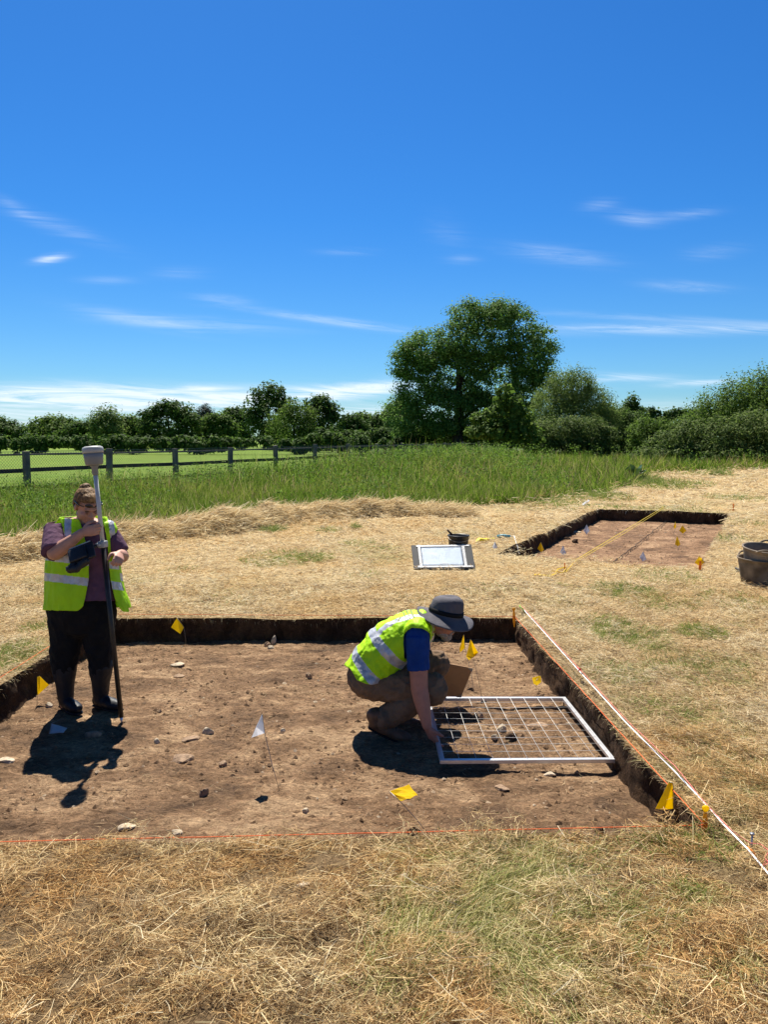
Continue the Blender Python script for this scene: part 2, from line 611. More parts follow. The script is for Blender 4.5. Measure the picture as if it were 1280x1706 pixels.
mg, nt2, bs, _ = new_mat('turf_and_stubble')
at = N(nt2, 'ShaderNodeAttribute'); at.attribute_name = 'ground_colour'
tc2 = N(nt2, 'ShaderNodeTexCoord')
no = N(nt2, 'ShaderNodeTexNoise'); no.inputs['Scale'].default_value = 22; no.inputs['Detail'].default_value = 8; no.inputs['Roughness'].default_value = .7
nt2.links.new(tc2.outputs['Object'], no.inputs['Vector'])
no.inputs['Scale'].default_value = 38; no.inputs['Detail'].default_value = 12; no.inputs['Roughness'].default_value = .82
rr_ = ramp(nt2, [(.3, (.3, .26, .24)), (.5, (.9, .9, .9)), (.68, (1.6, 1.6, 1.55))], no.outputs[0])
nt2.links.new(mix(nt2, at.outputs[0], rr_.outputs[0], 1.0, 'MULTIPLY'), bs.inputs['Base Color'])
bs.inputs['Roughness'].default_value = .95; bs.inputs['Specular IOR Level'].default_value = .1
b = N(nt2, 'ShaderNodeBump'); b.inputs['Strength'].default_value = .9; b.inputs['Distance'].default_value = .03
nt2.links.new(no.outputs[0], b.inputs['Height']); nt2.links.new(b.outputs[0], bs.inputs['Normal'])
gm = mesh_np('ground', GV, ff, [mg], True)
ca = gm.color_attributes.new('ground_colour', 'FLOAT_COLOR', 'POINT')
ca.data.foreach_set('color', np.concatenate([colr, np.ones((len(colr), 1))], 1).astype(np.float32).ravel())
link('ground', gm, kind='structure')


# ---------------------------------------------------------------- the two trenches
def soil_mat(name, base, lite, dark, stretch=(1, 1, 1), bump=.8):
    m, nt, bs, out = new_mat(name)
    tc = N(nt, 'ShaderNodeTexCoord'); mp = N(nt, 'ShaderNodeMapping'); mp.inputs['Scale'].default_value = stretch
    nt.links.new(tc.outputs['Object'], mp.inputs[0])
    a = N(nt, 'ShaderNodeTexNoise'); a.inputs['Scale'].default_value = 2.1; a.inputs['Detail'].default_value = 9; a.inputs['Roughness'].default_value = .68; a.inputs['Distortion'].default_value = .5
    nt.links.new(mp.outputs[0], a.inputs['Vector'])
    b = N(nt, 'ShaderNodeTexNoise'); b.inputs['Scale'].default_value = 48; b.inputs['Detail'].default_value = 10; b.inputs['Roughness'].default_value = .8
    nt.links.new(mp.outputs[0], b.inputs['Vector'])
    c = N(nt, 'ShaderNodeTexNoise'); c.inputs['Scale'].default_value = 11; c.inputs['Detail'].default_value = 8; c.inputs['Roughness'].default_value = .72; c.inputs['Distortion'].default_value = 1.2
    nt.links.new(mp.outputs[0], c.inputs['Vector'])
    r3 = ramp(nt, [(.34, (.62, .58, .55)), (.5, (1, 1, 1)), (.62, (1.3, 1.3, 1.28)), (.72, (1.75, 1.75, 1.7))], c.outputs[0])
    r1 = ramp(nt, [(.33, dark), (.5, base), (.66, lite)], a.outputs[0])
    r2 = ramp(nt, [(.30, (.40, .38, .36)), (.5, (.98, .98, .98)), (.66, (1.65, 1.6, 1.52))], b.outputs[0])
    nt.links.new(mix(nt, mix(nt, r1.outputs[0], r3.outputs[0], 1.0, 'MULTIPLY'), r2.outputs[0], 1.0, 'MULTIPLY'), bs.inputs['Base Color'])
    bs.inputs['Roughness'].default_value = .95; bs.inputs['Specular IOR Level'].default_value = .12
    bp = N(nt, 'ShaderNodeBump'); bp.inputs['Strength'].default_value = bump; bp.inputs['Distance'].default_value = .022
    nt.links.new(b.outputs[0], bp.inputs['Height'])
    bp2 = N(nt, 'ShaderNodeBump'); bp2.inputs['Strength'].default_value = bump * .8; bp2.inputs['Distance'].default_value = .05
    nt.links.new(c.outputs[0], bp2.inputs['Height']); nt.links.new(bp.outputs[0], bp2.inputs['Normal'])
    nt.links.new(bp2.outputs[0], bs.inputs['Normal'])
    return m


m_floor1 = soil_mat('dry_subsoil', (.235, .143, .080), (.41, .276, .162), (.104, .065, .040), (1, 1.6, 1))
m_floor2 = soil_mat('red_subsoil', (.215, .127, .073), (.36, .236, .141), (.105, .063, .039), (1, 1, 1), .6)
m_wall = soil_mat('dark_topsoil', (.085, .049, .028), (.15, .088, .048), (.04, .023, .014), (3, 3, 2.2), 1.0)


def floor_z(x, y, D, seed):
    a = fbm2(x * 1.1, y * 1.1, 3, seed) - .5
    b = fbm2(x * 5, y * 8, 5, seed + 1) - .5
    c = np.abs(fbm2(x * 13, y * 22, 4, seed + 2) - .5)
    return -D + a * .05 + b * .04 + (.10 - c) * .03


def pit(cor, O, D, seed, nu, nv, mfloor):
    c = sum(cor, Vector()) / 4
    big = [p + (p - c).normalized() * .12 for p in cor]
    u, v = np.meshgrid(np.linspace(0, 1, nu), np.linspace(0, 1, nv))
    A, B, C_, D_ = [np.array(p) for p in big]
    pts = ((1 - u) * (1 - v))[..., None] * A + (u * (1 - v))[..., None] * B + (u * v)[..., None] * C_ + ((1 - u) * v)[..., None] * D_
    pts = pts.reshape(-1, 3)
    pts[:, 2] = floor_z(pts[:, 0], pts[:, 1], D, seed)
    i = np.arange(nu * nv).reshape(nv, nu)
    fq = np.stack([i[:-1, :-1], i[1:, :-1], i[1:, 1:], i[:-1, 1:]], -1).reshape(-1, 4)
    link('trench_floor', mesh_np('trench_floor', pts, fq, [mfloor], True), kind='structure')
    # the cut faces of the pit
    n = len(O)
    rows = 12
    nx = np.roll(O, -1, 0) - np.roll(O, 1, 0)
    nrm = np.stack([nx[:, 1], -nx[:, 0]], 1); nrm /= np.linalg.norm(nrm, axis=1, keepdims=True)
    cen = O.mean(0)
    s = np.sign(((cen - O) * nrm).sum(1)); nrm *= s[:, None]
    V = []
    arc = np.cumsum(np.linalg.norm(nx, axis=1) / 2)
    z0 = gz(O[:, 0], O[:, 1])
    for r in range(rows):
        t = r / (rows - 1)
        inset = .035 * t ** 1.5 + (fbm2(arc * 9, np.full(n, t * 2.5), 4, seed + 3) - .5) * .07 * min(1, t * 5) + .02 * max(0, t - .8) * 5
        p = O + nrm * inset[:, None]
        V.append(np.stack([p[:, 0], p[:, 1], z0 * (1 - t) + (-D - .04) * t], 1))
    V = np.concatenate(V)
    i = np.arange(rows)[:-1, None] * n + np.arange(n)[None]
    j = np.arange(rows)[:-1, None] * n + (np.arange(n)[None] + 1) % n
    fq = np.stack([i, j, j + n, i + n], -1).reshape(-1, 4)
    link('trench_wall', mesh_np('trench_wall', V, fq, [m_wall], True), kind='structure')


pit(T1, O1, D1, 21, 330, 330, m_floor1)
pit(T2, O2, D2, 31, 110, 300, m_floor2)


def f1(px, py):
    """point on the floor of the near trench"""
    p = P(px, py, -D1); p.z = float(floor_z(np.array([p.x]), np.array([p.y]), D1, 21)[0]); return p


def f2(px, py):
    p = P(px, py, -D2); p.z = float(floor_z(np.array([p.x]), np.array([p.y]), D2, 31)[0]); return p


def g0(px, py):
    p = P(px, py, 0); p.z = float(gz(p.x, p.y)); return p


# loose crumbs of soil and small stones on the two floors
def crumbs(cor, D, seed, n, smax):
    c = sum(cor, Vector()) / 4
    u = rng.random(n); v = rng.random(n)
    A, B, C_, D_ = [np.array(p) for p in cor]
    p = ((1 - u) * (1 - v))[:, None] * A + (u * (1 - v))[:, None] * B + (u * v)[:, None] * C_ + ((1 - u) * v)[:, None] * D_
    keep = (fbm2(p[:, 0] * 2, p[:, 1] * 2, 3, seed + 9) > .45) | (rng.random(n) < .3)
    p = p[keep]; n = len(p)
    sz = .0025 + smax * rng.random(n) ** 14
    p[:, 2] = floor_z(p[:, 0], p[:, 1], D, seed) + sz * .05
    t = np.array([[1, 0, 0], [-1, 0, 0], [0, 1, 0], [0, -1, 0], [0, 0, 1], [0, 0, -1]], float)
    f = np.array([[0, 2, 4], [2, 1, 4], [1, 3, 4], [3, 0, 4], [2, 0, 5], [1, 2, 5], [3, 1, 5], [0, 3, 5]])
    a = rng.random(n) * 6.28
    V = t[None] * (sz[:, None, None] * (1 + .8 * (rng.random((n, 6, 1)) - .3))) * np.array([1.3, 1, .7])
    x = V[..., 0] * np.cos(a)[:, None] - V[..., 1] * np.sin(a)[:, None]
    y = V[..., 0] * np.sin(a)[:, None] + V[..., 1] * np.cos(a)[:, None]
    V = np.stack([x, y, V[..., 2]], -1) + p[:, None, :]
    return V.reshape(-1, 3), (f[None] + (np.arange(n) * 6)[:, None, None]).reshape(-1, 3)


m_crumb = blade_mat('soil_crumb', [(0, (.12, .073, .042)), (.6, (.21, .13, .073)), (.92, (.30, .20, .12)), (1, (.44, .35, .25))], trans=0, rough=.95, spec=.1)
for cor, D, sd, k, sm in ((T1, D1, 21, 26000, .015), (T2, D2, 31, 6000, .02)):
    V, f = crumbs(cor, D, sd, k, sm)
    link('soil_crumbs', mesh_np('soil_crumbs', V, f, [m_crumb]), kind='stuff')

# bits of dry stalk trodden on to the floors
m_litter = blade_mat('dry_litter', [(0, (.26, .16, .08)), (.6, (.42, .29, .15)), (1, (.6, .47, .28))], trans=.1)
for cor, D, sd, k, Wd in ((T1, D1, 21, 5200, .002), (T2, D2, 31, 1500, .005)):
    u = rng.random(k); v = rng.beta(.8, .8, k)
    A, B, C_, D_ = [np.array(p) for p in cor]
    p = ((1 - u) * (1 - v))[:, None] * A + (u * (1 - v))[:, None] * B + (u * v)[:, None] * C_ + ((1 - u) * v)[:, None] * D_
    p[:, 2] = floor_z(p[:, 0], p[:, 1], D, sd) + .004
    az = rng.random(k) * 6.28; el = rng.normal(size=k) * .12
    d = np.stack([np.cos(az) * np.cos(el), np.sin(az) * np.cos(el), np.sin(el)], 1)
    V, f = ribbons(p, d, rng.uniform(.015, .06, k), np.full(k, Wd) * rng.uniform(.5, 1.3, k), rng.normal(size=k) * .004, None, (1, .9, .5), .15)
    link('straw_litter', mesh_np('straw_litter', V, f, [m_litter]), kind='stuff')

# ---------------------------------------------------------------- cut hay and stubble
m_straw = blade_mat('cut_hay', [(0, (.30, .19, .095)), (.16, (.56, .41, .22)), (.5, (.78, .63, .38)), (.8, (.90, .81, .58)), (1, (.70, .64, .37))],
                    patch=(.93, .83, .69), pscale=.9, trans=.34)
m_green = blade_mat('fresh_grass', [(0, (.12, .19, .03)), (.5, (.20, .27, .055)), (.85, (.34, .36, .12)), (1, (.50, .44, .22))], trans=.35)


def hay(n, y0, y1, side=.64, len_=(.05, .15), wmin=.0022, wk=.0005, pw=1.0, zmax=.035, holes=True):
    y = (y0 ** pw + (y1 ** pw - y0 ** pw) * rng.random(n)) ** (1 / pw)
    x = (rng.random(n) * 2 - 1) * (side * y + .9)
    dens = fbm2(x * 2.6, y * 2.6, 4, 12)
    keep = np.ones(n, bool)
    if holes:
        keep = dens + (rng.random(n) - .5) * .5 > .16
        keep &= (fbm2(x * 8, y * 8, 3, 17) + (rng.random(n) - .5) * .24 > .33)
    keep &= ~(in_poly(x, y, O1) | in_poly(x, y, O2))
    keep &= ~((x > .33) & (x < 1.25) & (y > 9.9) & (y < 10.6))     # under the propped drawing board
    me_, fi_ = zones(x, y)
    keep &= ~me_ & ~fi_
    x = x[keep]; y = y[keep]; dens = dens[keep]; n = len(x)
    L = rng.uniform(len_[0], len_[1], n) * (1 + .6 * (rng.random(n) > .93))
    base = fbm2(x * 1.3, y * 1.3, 2, 14) * 9
    az = base + rng.normal(size=n) * 1.1
    up = rng.random(n) < .24
    el = np.where(up, rng.uniform(.5, 1.35, n), rng.normal(size=n) * .24 + .05)
    L = np.where(up, L * .5, L)
    d = np.stack([np.cos(az) * np.cos(el), np.sin(az) * np.cos(el), np.sin(el)], 1)
    lump = np.clip(fbm2(x * 6, y * 6, 3, 15) - .47, 0, .4) * 3.2
    z = gz(x, y) + rng.random(n) ** 1.2 * zmax * (.25 + lump * 3.2) + np.where(up, -.005, .003)
    p = np.stack([x, y, z], 1)
    p -= d * np.where(up, 0, L * .5)[:, None]
    wd = None
    W = np.maximum(wmin, wk * y) * rng.uniform(.6, 1.5, n)
    droop = np.where(up, L * .25, rng.normal(size=n) * .006)
    return ribbons(p, d, L, W, droop, wd, (1, .9, .5), .10) + (0,)


def fringe(O, n, lens):
    """stalks hanging over the cut edge of a pit"""
    i = rng.integers(0, len(O), n); t = rng.random(n)[:, None]
    p = O[i] * (1 - t) + O[(i + 1) % len(O)] * t
    c = O.mean(0)
    inw = (c - p); inw /= np.linalg.norm(inw, axis=1, keepdims=True)
    a = np.arctan2(inw[:, 1], inw[:, 0]) + rng.normal(size=n) * .9
    el = rng.normal(size=n) * .45 - .1
    d = np.stack([np.cos(a) * np.cos(el), np.sin(a) * np.cos(el), np.sin(el)], 1)
    L = rng.uniform(lens[0], lens[1], n)
    p3 = np.concatenate([p - inw * .02, (gz(p[:, 0], p[:, 1]) + rng.uniform(-.03, .02, n))[:, None]], 1)
    dist = np.hypot(p[:, 0], p[:, 1])
    return ribbons(p3, d, L, np.maximum(.0022, .0005 * dist) * rng.uniform(.6, 1.4, n), rng.uniform(0, .05, n)) + (0,)


def retint(p, m): return p[:2] + (m,)


m_gold = blade_mat('golden_hay', [(0, (.18, .11, .055)), (.22, (.44, .295, .145)), (.5, (.70, .52, .26)), (.8, (.86, .73, .46)), (1, (.62, .54, .27))],
                   patch=(.90, .74, .57), pscale=1.3, trans=.32)
m_thatch = blade_mat('trodden_thatch', [(0, (.12, .075, .04)), (.5, (.30, .20, .105)), (.85, (.48, .35, .19)), (1, (.64, .51, .31))], trans=.1)
parts = [retint(hay(90000, 2.05, 4.6, len_=(.008, .032), wmin=.0017, zmax=.012, holes=False), 2), retint(hay(90000, 4.4, 9, len_=(.015, .05), wk=.0005, zmax=.015, holes=False), 2), retint(hay(185000, 2.05, 4.4, len_=(.025, .09), wmin=.0019), 1), hay(9000, 2.05, 4.6, len_=(.10, .2), wmin=.0024), hay(210000, 4.0, 8.5, len_=(.03, .10), wk=.00046), hay(150000, 8, 16, len_=(.05, .14), wk=.0005, zmax=.05),
         hay(85000, 15, 42, len_=(.10, .28), wk=.00058, zmax=.09), fringe(O1, 3400, (.015, .06)), fringe(O2, 2200, (.03, .09))]
V, f, mi = cat_parts(parts)
link('hay', mesh_np('hay', V, f, [m_straw, m_gold, m_thatch], False, mi), kind='stuff')

# green tufts surviving in the stubble: where, radius, how many, height, lean of the blades
m_gdry = blade_mat('bleached_grass', [(0, (.17, .19, .05)), (.3, (.33, .32, .11)), (.6, (.52, .46, .21)), (1, (.72, .62, .35))], trans=.35)
tufts = [(1150, 1480, .07, 120, .06), (1160, 1400, .16, 300, .09), (1100, 1395, .14, 300, .07), (820, 1405, .3, 380, .06), (950, 1440, .3, 300, .05),
         (1050, 1060, .35, 1300, .07), (1170, 1055, .22, 900, .08), (1160, 1110, .4, 1100, .06), (1040, 985, .35, 900, .08), (1090, 1000, .45, 1000, .07), (1140, 1190, .3, 600, .06),
         (1010, 1040, .3, 600, .06), (1230, 1000, .4, 500, .07), (1110, 960, .5, 500, .07), (1020, 1120, .25, 400, .05), (1200, 1250, .25, 350, .05), (1060, 1170, .2, 200, .05),
         (470, 932, .6, 1100, .09), (520, 930, .35, 600, .09), (455, 885, .25, 500, .14), (545, 884, .25, 300, .1), (595, 905, .3, 300, .09), (640, 915, .25, 160, .07), (590, 880, .12, 120, .12),
         (620, 960, .3, 120, .06), (380, 1000, .3, 120, .06), (300, 950, .3, 100, .06), (820, 985, .3, 120, .06), (700, 1000, .3, 100, .05),
         (30, 1085, .22, 600, .09), (70, 1045, .18, 220, .07), (10, 1110, .2, 400, .08), (1200, 792, .5, 500, .42), (900, 835, 1.2, 900, .2), (1000, 830, 1.0, 900, .25), (1090, 812, 1.4, 900, .3), (1110, 808, 1.6, 900, .3), (1060, 806, .8, 700, .45),
         (1030, 1120, .25, 160, .06), (1230, 830, 1.0, 500, .12), (1150, 790, 2.0, 500, .15), (1195, 895, .5, 300, .1), (1240, 870, .6, 300, .1),
         (930, 845, .8, 300, .1), (1020, 845, .8, 260, .1), (1130, 850, .9, 260, .1)]
parts = []


def tuft(px, py, r, k, h, az0=None, flat=0, m=0, ex=1.3, long=1.0):
    c = P(px, py)
    a = rng.random(k) * 6.28; q = r * rng.random(k) ** .7
    x = c.x + np.cos(a) * q; y = c.y + np.sin(a) * q * ex
    if az0 is not None:
        u = rng.normal(size=k) * r; v = rng.normal(size=k) * r * .38
        x = c.x + u * math.cos(az0) - v * math.sin(az0); y = c.y + u * math.sin(az0) + v * math.cos(az0)
    ok = ~(in_poly(x, y, O1) | in_poly(x, y, O2)); x = x[ok]; y = y[ok]; k = len(x)
    az = (rng.normal(size=k) * 1.0 + rng.random() * 6) if az0 is None else az0 + rng.normal(size=k) * .45
    el = rng.uniform(.25, 1.3, k) if az0 is None else np.abs(rng.normal(size=k)) * .35 + .05
    d = np.stack([np.cos(az) * np.cos(el), np.sin(az) * np.cos(el), np.sin(el)], 1)
    L = h * rng.uniform(.6, 1.6, k) * long
    parts.append(ribbons(np.stack([x, y, gz(x, y) + .004], 1), d, L, np.maximum(.0026, .00055 * y) * rng.uniform(.7, 1.4, k), L * .3, None, (1, .8, .15), .08) + (m,))


for t in tufts: tuft(*t)
# flattened swathes of half-bleached grass in front of the trench
for px, py, r, k, az0 in ((800, 1505, .16, 420, .6), (730, 1530, .14, 380, .75), (700, 1565, .12, 300, .5), (840, 1480, .10, 260, .3), (660, 1600, .12, 200, 1.0), (880, 1600, .14, 260, 2.3), (870, 1650, .16, 320, 1.9),
                          (930, 1570, .14, 220, 2.6), (960, 1530, .14, 220, .2), (1000, 1500, .16, 200, 2.9), (780, 1440, .18, 260, .1), (900, 1440, .2, 260, .2), (640, 1530, .1, 160, 1.2), (830, 1560, .12, 200, .9), (1040, 1560, .14, 120, .4)):
    tuft(px, py, r, int(k * .22), .10, az0, 0, 0)
    tuft(px + 12, py + 8, r * 1.3, int(k * 1.7), .11, az0 + .2, 0, 1)
for i in range(60):
    tuft(rng.uniform(640, 1280), rng.uniform(1400, 1700), .08, 70, .07, rng.random() * 6.28, 0, 1)
for i in range(70):
    tuft(rng.uniform(900, 1280), rng.uniform(960, 1380), .14, 110, .06, rng.random() * 6.28, 0, 1)
V, f, mi = cat_parts(parts)
link('grass', mesh_np('grass_tufts', V, f, [m_green, m_gdry], False, mi), kind='stuff')

# the raked-up ridge of hay along the edge of the meadow
path_px = [(-160, 965), (-60, 947), (30, 934), (100, 928), (160, 912), (220, 905), (300, 896), (380, 889), (440, 881), (490, 872), (560, 866), (620, 862), (690, 860), (740, 861), (790, 860)]
hgt = [.22, .26, .30, .28, .2, .24, .27, .28, .3, .32, .34, .32, .3, .22, .1]
pp = np.array([P(*p)[:2] for p in path_px])
tt = np.linspace(0, len(pp) - 1, 360)
cx = np.interp(tt, range(len(pp)), pp[:, 0]); cy = np.interp(tt, range(len(pp)), pp[:, 1]); ch = np.interp(tt, range(len(pp)), hgt) * 1.0
tang = np.stack([np.gradient(cx), np.gradient(cy)], 1); tang /= np.linalg.norm(tang, axis=1, keepdims=True)
nor = np.stack([-tang[:, 1], tang[:, 0]], 1)
us = np.linspace(-1, 1, 26)
arc = np.cumsum(np.hypot(np.gradient(cx), np.gradient(cy)))
lump = .15 + 1.7 * fbm2(arc * 1.3, arc * 0, 3, 41)


def ridge(i, u):
    wv = .33 + .25 * fbm2(arc[i] * .8, arc[i] * 0 + 3, 2, 42)
    x = cx[i] + nor[i, 0] * (u * wv + .42); y = cy[i] + nor[i, 1] * (u * wv + .42)
    z = ch[i] * lump[i] * np.clip(1 - np.abs(u) ** 2.2, 0, 1) * (.65 + .7 * fbm2(x * 3.4, y * 3.4, 4, 43))
    return np.stack([x, y, z + gz(x, y)], -1)


ii, uu = np.meshgrid(np.arange(360), us, indexing='ij')
V = ridge(ii.ravel(), uu.ravel())
i = np.arange(360 * 26).reshape(360, 26)
fq = np.stack([i[:-1, :-1], i[1:, :-1], i[1:, 1:], i[:-1, 1:]], -1).reshape(-1, 4)
n = 60000
ri = rng.integers(0, 360, n); ru = rng.uniform(-1.05, .9, n)
p = ridge(ri, ru); p[:, 2] += rng.random(n) * .05
az = np.arctan2(tang[ri, 1], tang[ri, 0]) + rng.normal(size=n) * .9
el = rng.normal(size=n) * .4
d = np.stack([np.cos(az) * np.cos(el), np.sin(az) * np.cos(el), np.sin(el)], 1)
m_rick = blade_mat('raked_hay', [(0, (.34, .22, .10)), (.3, (.58, .43, .22)), (.7, (.78, .64, .38)), (1, (.90, .80, .55))], trans=.42)
parts = [(V, fq, 1), ribbons(p, d, rng.uniform(.10, .35, n), np.full(n, .0072) * rng.uniform(.6, 1.4, n), rng.uniform(0, .14, n), None, (1, .9, .5), .12) + (0,)]
V, f, mi = cat_parts(parts)
m_hayu = plain('hay_underlayer', (.36, .26, .13), .95, .1, .5, 9, .8, 30)
link('hay', mesh_np('hay_ridge', V, f, [m_rick, m_hayu], True, mi), kind='stuff')

# ---------------------------------------------------------------- uncut meadow
m_mead = blade_mat('meadow_grass', [(0, (.045, .085, .012)), (.28, (.125, .195, .020)), (.58, (.225, .31, .036)), (.78, (.36, .40, .08)), (.88, (.28, .18, .10)), (1, (.52, .40, .23))],
                   patch=(.62, .80, .55), pscale=.35, trans=.5)
m_weed = blade_mat('weed_leaf', [(0, (.05, .11, .014)), (.6, (.11, .20, .026)), (1, (.20, .30, .06))], trans=.48)


def meadow(n, y0, y1, hmul, wk):
    y = rng.uniform(y0, y1, n); x = rng.uniform(-1, 1, n) * (.6 * y + 1.5)
    m_, f_ = zones(x, y)
    k = m_ & ~f_; x = x[k]; y = y[k]; n = len(x)
    hh = (.30 + .45 * np.clip((y - 12) / 22, 0, 1)) * (.55 + .9 * fbm2(x * .55, y * .55, 3, 51)) * hmul
    back = np.clip((y - 40) / 8, 0, 1) * np.clip((x - 4) / 4, 0, 1)
    hh *= (1 - .5 * back) * (.6 + .8 * fbm2(x * 2.2, y * 2.2, 3, 52))
    hh *= 1 + .55 * np.clip(1 + fence_side(x, y) / 7, 0, 1)
    az = rng.random(n) * 6.28; el = rng.uniform(.65, 1.5, n)
    d = np.stack([np.cos(az) * np.cos(el), np.sin(az) * np.cos(el), np.sin(el)], 1)
    L = hh * rng.uniform(.6, 1.35, n)
    return ribbons(np.stack([x, y, gz(x, y) - .02], 1), d, L, wk * y * rng.uniform(.6, 1.4, n), L * rng.uniform(.05, .4, n)) + (0,)


parts = [meadow(200000, 10, 22, 1, .00058), meadow(190000, 20, 62, 1, .00068)]
V, f, mi = cat_parts(parts)
link('grass', mesh_np('meadow_grass', V, f, [m_mead], False, mi), kind='stuff')


def leaf_quads(c, nrm, size, wr=.5):
    n = len(c)
    nrm = nrm / (np.linalg.norm(nrm, axis=1, keepdims=True) + 1e-9)
    a = np.cross(nrm, rng.normal(size=(n, 3))); a /= np.linalg.norm(a, axis=1, keepdims=True) + 1e-9
    b = np.cross(nrm, a)
    s = size[:, None] * .5
    V = np.stack([c - a * s, c + b * s * wr, c + a * s, c - b * s * wr], 1).reshape(-1, 3)
    return V, (np.arange(n) * 4)[:, None] + np.array([[0, 1, 2, 3]])


# nettles and broad-leaved weeds standing in the meadow, thicker by the fence and on the mound
cl_n = 3600
y = rng.uniform(14, 50, cl_n); x = rng.uniform(-1, 1, cl_n) * .58 * y
fk = rng.uniform(-2, 12, 800); fo = rng.uniform(.25, 2.6, 800)
x = np.concatenate([x, FENCE0.x + FSTEP.x * fk + FSTEP.y / FSTEP.length * fo]); y = np.concatenate([y, FENCE0.y + FSTEP.y * fk - FSTEP.x / FSTEP.length * fo])
m_, f_ = zones(x, y); fs = fence_side(x, y)
k = m_ & ((fs > -3.4) | (fbm2(x * .35, y * .35, 2, 61) > .56) | (((x - 4.3) / 3.4) ** 2 + ((y - 33) / 3.5) ** 2 < 1)) & (fs < -.15)
x = x[k]; y = y[k]
per = 30
idx = np.repeat(np.arange(len(x)), per); n = len(idx)
hz = (.36 + .60 * rng.random(len(x)))[idx] * (.85 + .5 * np.clip((y[idx] - 18) / 20, 0, 1))
t = rng.random(n) ** .7
c = np.stack([x[idx] + rng.normal(size=n) * .17, y[idx] + rng.normal(size=n) * .17, gz(x, y)[idx] + t * hz], 1)
nr = rng.normal(size=(n, 3)); nr[:, 2] = np.abs(nr[:, 2]) + .6
V, f = leaf_quads(c, nr, .0023 * y[idx] * rng.uniform(.6, 1.4, n) + .03, .36)
link('undergrowth', mesh_np('undergrowth', V, f, [m_weed]), kind='stuff')
# ---------------------------------------------------------------- post and rail fence with chain-link
m_post = plain('weathered_timber', (.17, .15, .125), .85, .2, .35, 5, .5, 60)
m_rail = plain('dark_timber', (.038, .031, .025), .85, .2, .4, 4, .5, 60)
m_wire = plain('galvanised_wire', (.16, .16, .155), .5, .4, .2, 8, metal=.6)


def fpt(k, z=0.0, off=0.0):
    p = FENCE0 + FSTEP * k
    nrm = Vector((FSTEP.y, -FSTEP.x, 0)).normalized()
    p = p + nrm * off
    return Vector((p.x, p.y, float(gz(p.x, p.y)) * .3 + z))


fence = empty('field_fence', fpt(0), 'weathered post and rail fence with chain-link netting between meadow and mown field', 'fence')
frot = Matrix.Rotation(math.atan2(FSTEP.y, FSTEP.x), 3, 'Z')
K0, K1 = -3, 12
for k in range(K0, K1 + 1):
    bm = bmesh.new()
    hh = 1.39 + random.uniform(-.03, .03)
    bm_box(bm, fpt(k, hh / 2 - .1), (.15, .13, hh + .2), frot @ Matrix.Rotation(R(random.uniform(-3, 3)), 3, 'Y'), .012)
    link('post', bm_mesh(bm, 'post', [m_post], False), fence)
for k in range(K0, K1):
    for z, th in ((.42, .10), (.86, .11), (1.27, .05)):
        bm = bmesh.new()
        a = fpt(k + .02, z + random.uniform(-.015, .015), -.085); b_ = fpt(k + .98, z + random.uniform(-.015, .015), -.085)
        d = b_ - a
        rot = d.to_track_quat('X', 'Z').to_matrix()
        bm_box(bm, (a + b_) / 2, (d.length, .035, th), rot, .006)
        link('rail', bm_mesh(bm, 'rail', [m_rail if z < 1 else m_post], False), fence)
# netting: crossing diagonal wires, one part
sp = .085; zlo, zhi = .35, 1.36
Lf = FSTEP.length * (K1 - K0)
ud = np.array(FSTEP.normalized()); nd = np.array([ud[1], -ud[0], 0])
start = np.array(fpt(K0, 0, .09)); start[2] = 0
VV = []
for s in (1, -1):
    for q in np.arange(-(zhi - zlo), Lf, sp):
        a0 = q if s > 0 else q + (zhi - zlo); a1 = q + (zhi - zlo) if s > 0 else q
        A = start + ud * a0 + np.array([0, 0, zlo]); B = start + ud * a1 + np.array([0, 0, zhi])
        wv = np.array([0, 0, .0042])
        VV.append([A - wv, A + wv, B + wv, B - wv])
for z in (zlo, zhi):
    A = start + np.array([0, 0, z]); B = A + ud * Lf; wv = np.array([0, 0, .004])
    VV.append([A - wv, A + wv, B + wv, B - wv])
VV = np.array(VV).reshape(-1, 3)
link('wire_netting', mesh_np('wire_netting', VV, np.arange(len(VV)).reshape(-1, 4), [m_wire]), fence)

# ---------------------------------------------------------------- trees and bushes
m_bark = plain('bark', (.055, .043, .033), .9, .15, .4, 3, .6, 12)
LEAF = {
    'ash': blade_mat('ash_leaf', [(0, (.055, .12, .018)), (.5, (.115, .225, .038)), (1, (.22, .345, .095))], trans=.5),
    'dark': blade_mat('dark_leaf', [(0, (.038, .078, .014)), (.6, (.072, .135, .023)), (1, (.13, .20, .042))], trans=.45),
    'mid': blade_mat('mid_leaf', [(0, (.06, .115, .016)), (.6, (.11, .19, .028)), (1, (.19, .27, .055))], trans=.5),
    'pale': blade_mat('pale_leaf', [(0, (.09, .15, .032)), (.6, (.15, .225, .05)), (1, (.24, .30, .095))], trans=.5),
    'conifer': blade_mat('conifer_needle', [(0, (.012, .024, .012)), (1, (.03, .05, .022))], trans=.1),
    'bramble': blade_mat('bramble_leaf', [(0, (.055, .095, .018)), (.6, (.11, .17, .036)), (.9, (.18, .235, .066)), (1, (.27, .30, .13))], trans=.45),
}


